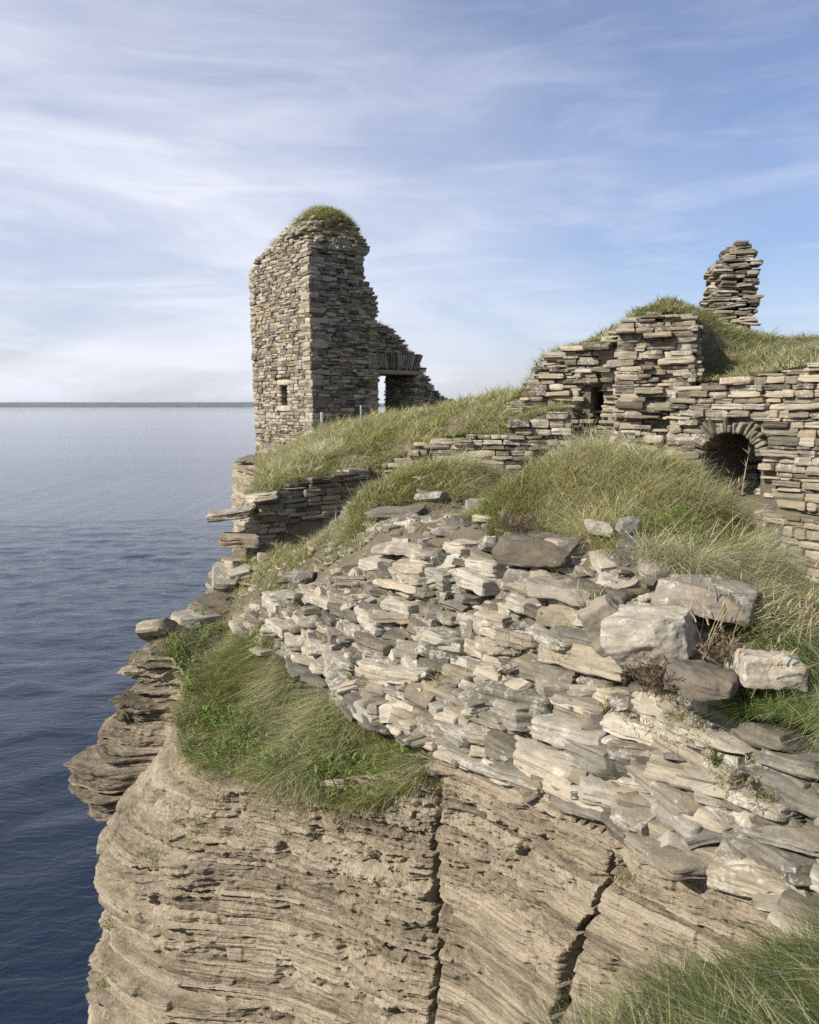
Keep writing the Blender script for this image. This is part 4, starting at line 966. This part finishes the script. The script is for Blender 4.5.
scree('weathered ledge blocks along the cliff lip left of the gully', [(-3.30, 9.75), (-3.0, 10.9), (-2.9, 12.2), (-2.45, 12.2), (-2.5, 11.0), (-2.75, 9.9)], 90, .12, .42, 754, M_wal)
tufts('cliff', [(206, 690, 30, 15), (212, 720, 24, 22), (205, 755, 24, 22), (200, 790, 24, 20), (196, 825, 20, 14), (180, 672, 26, 12), (120, 700, 22, 8), (140, 662, 22, 10), (150, 850, 22, 10), (108, 925, 12, 10), (104, 985, 10, 10), (240, 790, 40, 16), (300, 815, 50, 20), (380, 815, 50, 22), (430, 785, 24, 14), (226, 620, 26, 20), (214, 585, 18, 12), (620, 880, 20, 5)],
      'scattered green tufts rooted in cracks of the cliff face', 771, .05, .15)
tufts('facing', [(330, 590, 40, 14), (385, 575, 40, 14), (445, 600, 40, 8), (470, 548, 40, 16), (565, 575, 40, 16), (600, 600, 30, 14), (300, 625, 30, 10), (540, 640, 40, 5), (625, 705, 40, 8), (720, 770, 30, 10), (690, 720, 30, 12), (400, 680, 50, 6), (760, 800, 30, 8)],
      'wisps of grass growing between stones on the face of the rubble wall', 781, .05, .14)
# ------------------------------------------------------------------ sea, far shore, air
def sea_mat():
    m = NT('sea_water'); g = m.n('ShaderNodeNewGeometry').outputs['Position']
    rot = m.mapping(g, (.55, 1.35, 1), (0, 0, 0), (0, 0, R(-24)))
    a = m.noise(rot, .55, 3, .6, .6); b = m.noise(rot, 1.7, 4, .62, .8); c = m.noise(m.mapping(g, (.8, 1.5, 1), (0, 0, 0), (0, 0, R(20))), .13, 4, .55, .3)
    h = m.math('ADD', m.math('MULTIPLY', a, .11), m.math('ADD', m.math('MULTIPLY', b, .075), m.math('MULTIPLY', c, .16)))
    slick = m.ramp(m.noise(m.mapping(g, (.0035, .016, 1), (3, 1, 0), (0, 0, R(6))), 1.0, 4, .5, .5), [(.42, .75), (.60, 1.0)])
    bp = m.n('ShaderNodeBump', i_Height=h, i_Distance=1.0, i_Strength=slick)
    p = m.n('ShaderNodeBsdfPrincipled', i_Base_Color=(.008, .017, .034), i_Roughness=.06, i_IOR=1.333, i_Normal=bp)
    return m.out(p)
S = 14000.0
# one sheet, finer near the cliff so that the swell can be real
xs_ = np.array([-S, -3000, -800, -300]+list(np.arange(-120, 60.1, .6))+[300, 1500, S]); ys_ = np.array([-S, -1000, -200]+list(np.arange(-10, 140.1, .6))+[300, 800, 3000, 9000, S])
X, Y = np.meshgrid(xs_, ys_)
fade = np.clip((130-np.hypot(X+20, Y-50))/60, 0, 1)
Z = fade*(.10*fbm(np.stack([X*.22, Y*.34, X*0], -1), 3, 900)+.05*fbm(np.stack([X*.5-Y*.22, Y*.85, X*0], -1), 2, 901))-H
I = np.arange(X.size).reshape(X.shape); Q = np.stack([I[:-1, :-1], I[:-1, 1:], I[1:, 1:], I[1:, :-1]], -1).reshape(-1, 4)
mk('sea', np.stack([X, Y, Z], -1).reshape(-1, 3), Q, sea_mat(), kind='structure', label='wind-rippled blue sea reaching to the far shore', category='sea')
xs_ = np.linspace(-9000, 9000, 400); ys_ = np.linspace(7600, 10500, 24)
X, Y = np.meshgrid(xs_, ys_)
rise = np.clip((Y-7600)/900, 0, 1)**.6*np.clip((10500-Y)/600, 0, 1)
Z = -H-3+rise*(44+26*n1(X/1700., 950)+8*n1(X/420., 951))
m = NT('headland_fields'); g = m.n('ShaderNodeNewGeometry').outputs['Position']
col = m.ramp(m.noise(m.mapping(g, (.004, .0012, .03)), 1.0, 3, .6), [(.38, (.022, .030, .022)), (.58, (.05, .06, .035)), (.70, (.13, .125, .085))])
mk('hills', np.stack([X, Y, Z], -1).reshape(-1, 3), np.stack([(I := np.arange(X.size).reshape(X.shape))[:-1, :-1], I[:-1, 1:], I[1:, 1:], I[1:, :-1]], -1).reshape(-1, 4), m.out(m.n('ShaderNodeBsdfPrincipled', i_Base_Color=col, i_Roughness=1.0)), kind='structure', label='low far headland along the horizon across the bay', category='hills')
HAZE = True
if HAZE:
    m = NT('haze_air'); v = m.n('ShaderNodeVolumePrincipled'); v.inputs['Color'].default_value = (.80, .88, 1.0, 1); v.inputs['Density'].default_value = .00004; v.inputs['Anisotropy'].default_value = .2
    x0, x1, y0, y1, z0, z1 = -13000, 13000, -300, 12000, -H-26, 75
    Vb = np.array([(x, y, z) for z in (z0, z1) for (x, y) in ((x0, y0), (x1, y0), (x1, y1), (x0, y1))], float)
    Qb = np.array([(3, 2, 1, 0), (4, 5, 6, 7), (0, 1, 5, 4), (1, 2, 6, 5), (2, 3, 7, 6), (3, 0, 4, 7)])
    mk('haze', Vb, Qb, m.out(v, vol=True), kind='stuff', label='thin sea haze that pales the far shore', category='haze', smooth=False)

# ------------------------------------------------------------------ light, sky, camera
SUN_H, SUN_E = np.array([-.86, -.51]), R(35)
w = bpy.data.worlds.new('World'); scene.world = w
m = NT('World', world=w)
gen = m.n('ShaderNodeTexCoord').outputs['Generated']
sky = m.n('ShaderNodeTexSky', sky_type='NISHITA', sun_disc=False, sun_elevation=SUN_E, sun_rotation=math.atan2(SUN_H[0], SUN_H[1]), altitude=20, air_density=1.0, dust_density=1.2, ozone_density=3.0)
sp = m.n('ShaderNodeSeparateXYZ', i_Vector=gen)
zz = m.math('ADD', m.math('MAXIMUM', sp.outputs[2], 0.0), .10)
uv = m.n('ShaderNodeCombineXYZ', i_X=m.math('DIVIDE', sp.outputs[0], zz), i_Y=m.math('DIVIDE', sp.outputs[1], zz)).outputs[0]
dv = m.mapping(gen, (1.1, 1.1, 3.6), (2.3, .4, .7), (0, R(16), 0))
veil = m.ramp(m.noise(dv, 1.5, 6, .55, .5), [(.34, 0.0), (.68, 1.0)])
strk = m.ramp(m.noise(m.mapping(gen, (1.6, 1.6, 9.5), (.6, 5.1, 2.2), (0, R(24), R(8))), 2.1, 9, .62, .7), [(.46, 0.0), (.72, 1.0)])
side = m.math('ADD', m.math('MULTIPLY', sp.outputs[0], -1.1), .42, clamp=True)        # more veil towards the sun's side
low = m.ramp(sp.outputs[2], [(.0, 1.0), (.14, .75), (.38, .25), (.7, .12)])
f = m.math('ADD', m.math('MULTIPLY', veil, m.math('ADD', m.math('MULTIPLY', side, .75), .25)), m.math('MULTIPLY', strk, .34))
f = m.math('MULTIPLY', f, m.math('ADD', m.math('MULTIPLY', low, .75), .30), clamp=True)
f = m.math('MINIMUM', m.math('ADD', m.math('ADD', f, .05), m.math('MULTIPLY', low, m.math('ADD', m.math('MULTIPLY', side, .28), .10))), .92)
col = m.mix(f, m.mix(1.0, sky.outputs[0], (.92, .94, 1.10), 'MULTIPLY'), (7.6, 7.75, 8.5))
bg = m.n('ShaderNodeBackground', i_Color=col, i_Strength=.085)
o = m.n('ShaderNodeOutputWorld'); m.plug(bg, o.inputs['Surface'])

sd = bpy.data.lights.new('sun', 'SUN'); sd.energy = 5.0; sd.angle = R(.5); sd.color = (1.0, .93, .82)
so = bpy.data.objects.new('sun', sd); COL.objects.link(so)
from mathutils import Vector
so.rotation_euler = Vector((-SUN_H[0]*math.cos(SUN_E), -SUN_H[1]*math.cos(SUN_E), -math.sin(SUN_E))).to_track_quat('-Z', 'Y').to_euler()
so.location = (-30, -30, 60)

cd = bpy.data.cameras.new('camera'); co = bpy.data.objects.new('camera', cd); COL.objects.link(co)
cd.sensor_fit = 'VERTICAL'; cd.sensor_height = 36; cd.lens = 36*F/1024; cd.clip_start = .05; cd.clip_end = 40000
co.location = (0, 0, H); co.rotation_euler = (R(90)-PITCH, 0, 0)
cd.dof.use_dof = True; cd.dof.focus_distance = 7.5; cd.dof.aperture_fstop = 4.0
scene.camera = co
vs = scene.view_settings; vs.view_transform = 'Standard'; vs.look = 'None'; vs.gamma = 1; vs.use_curve_mapping = False; vs.exposure = .55
cy = scene.cycles; cy.use_denoising = False; cy.use_adaptive_sampling = False; cy.max_bounces = 6; cy.volume_bounces = 0; cy.transparent_max_bounces = 6
for ob in list(bpy.data.objects):
    if '_b' in ob: del ob['_b']
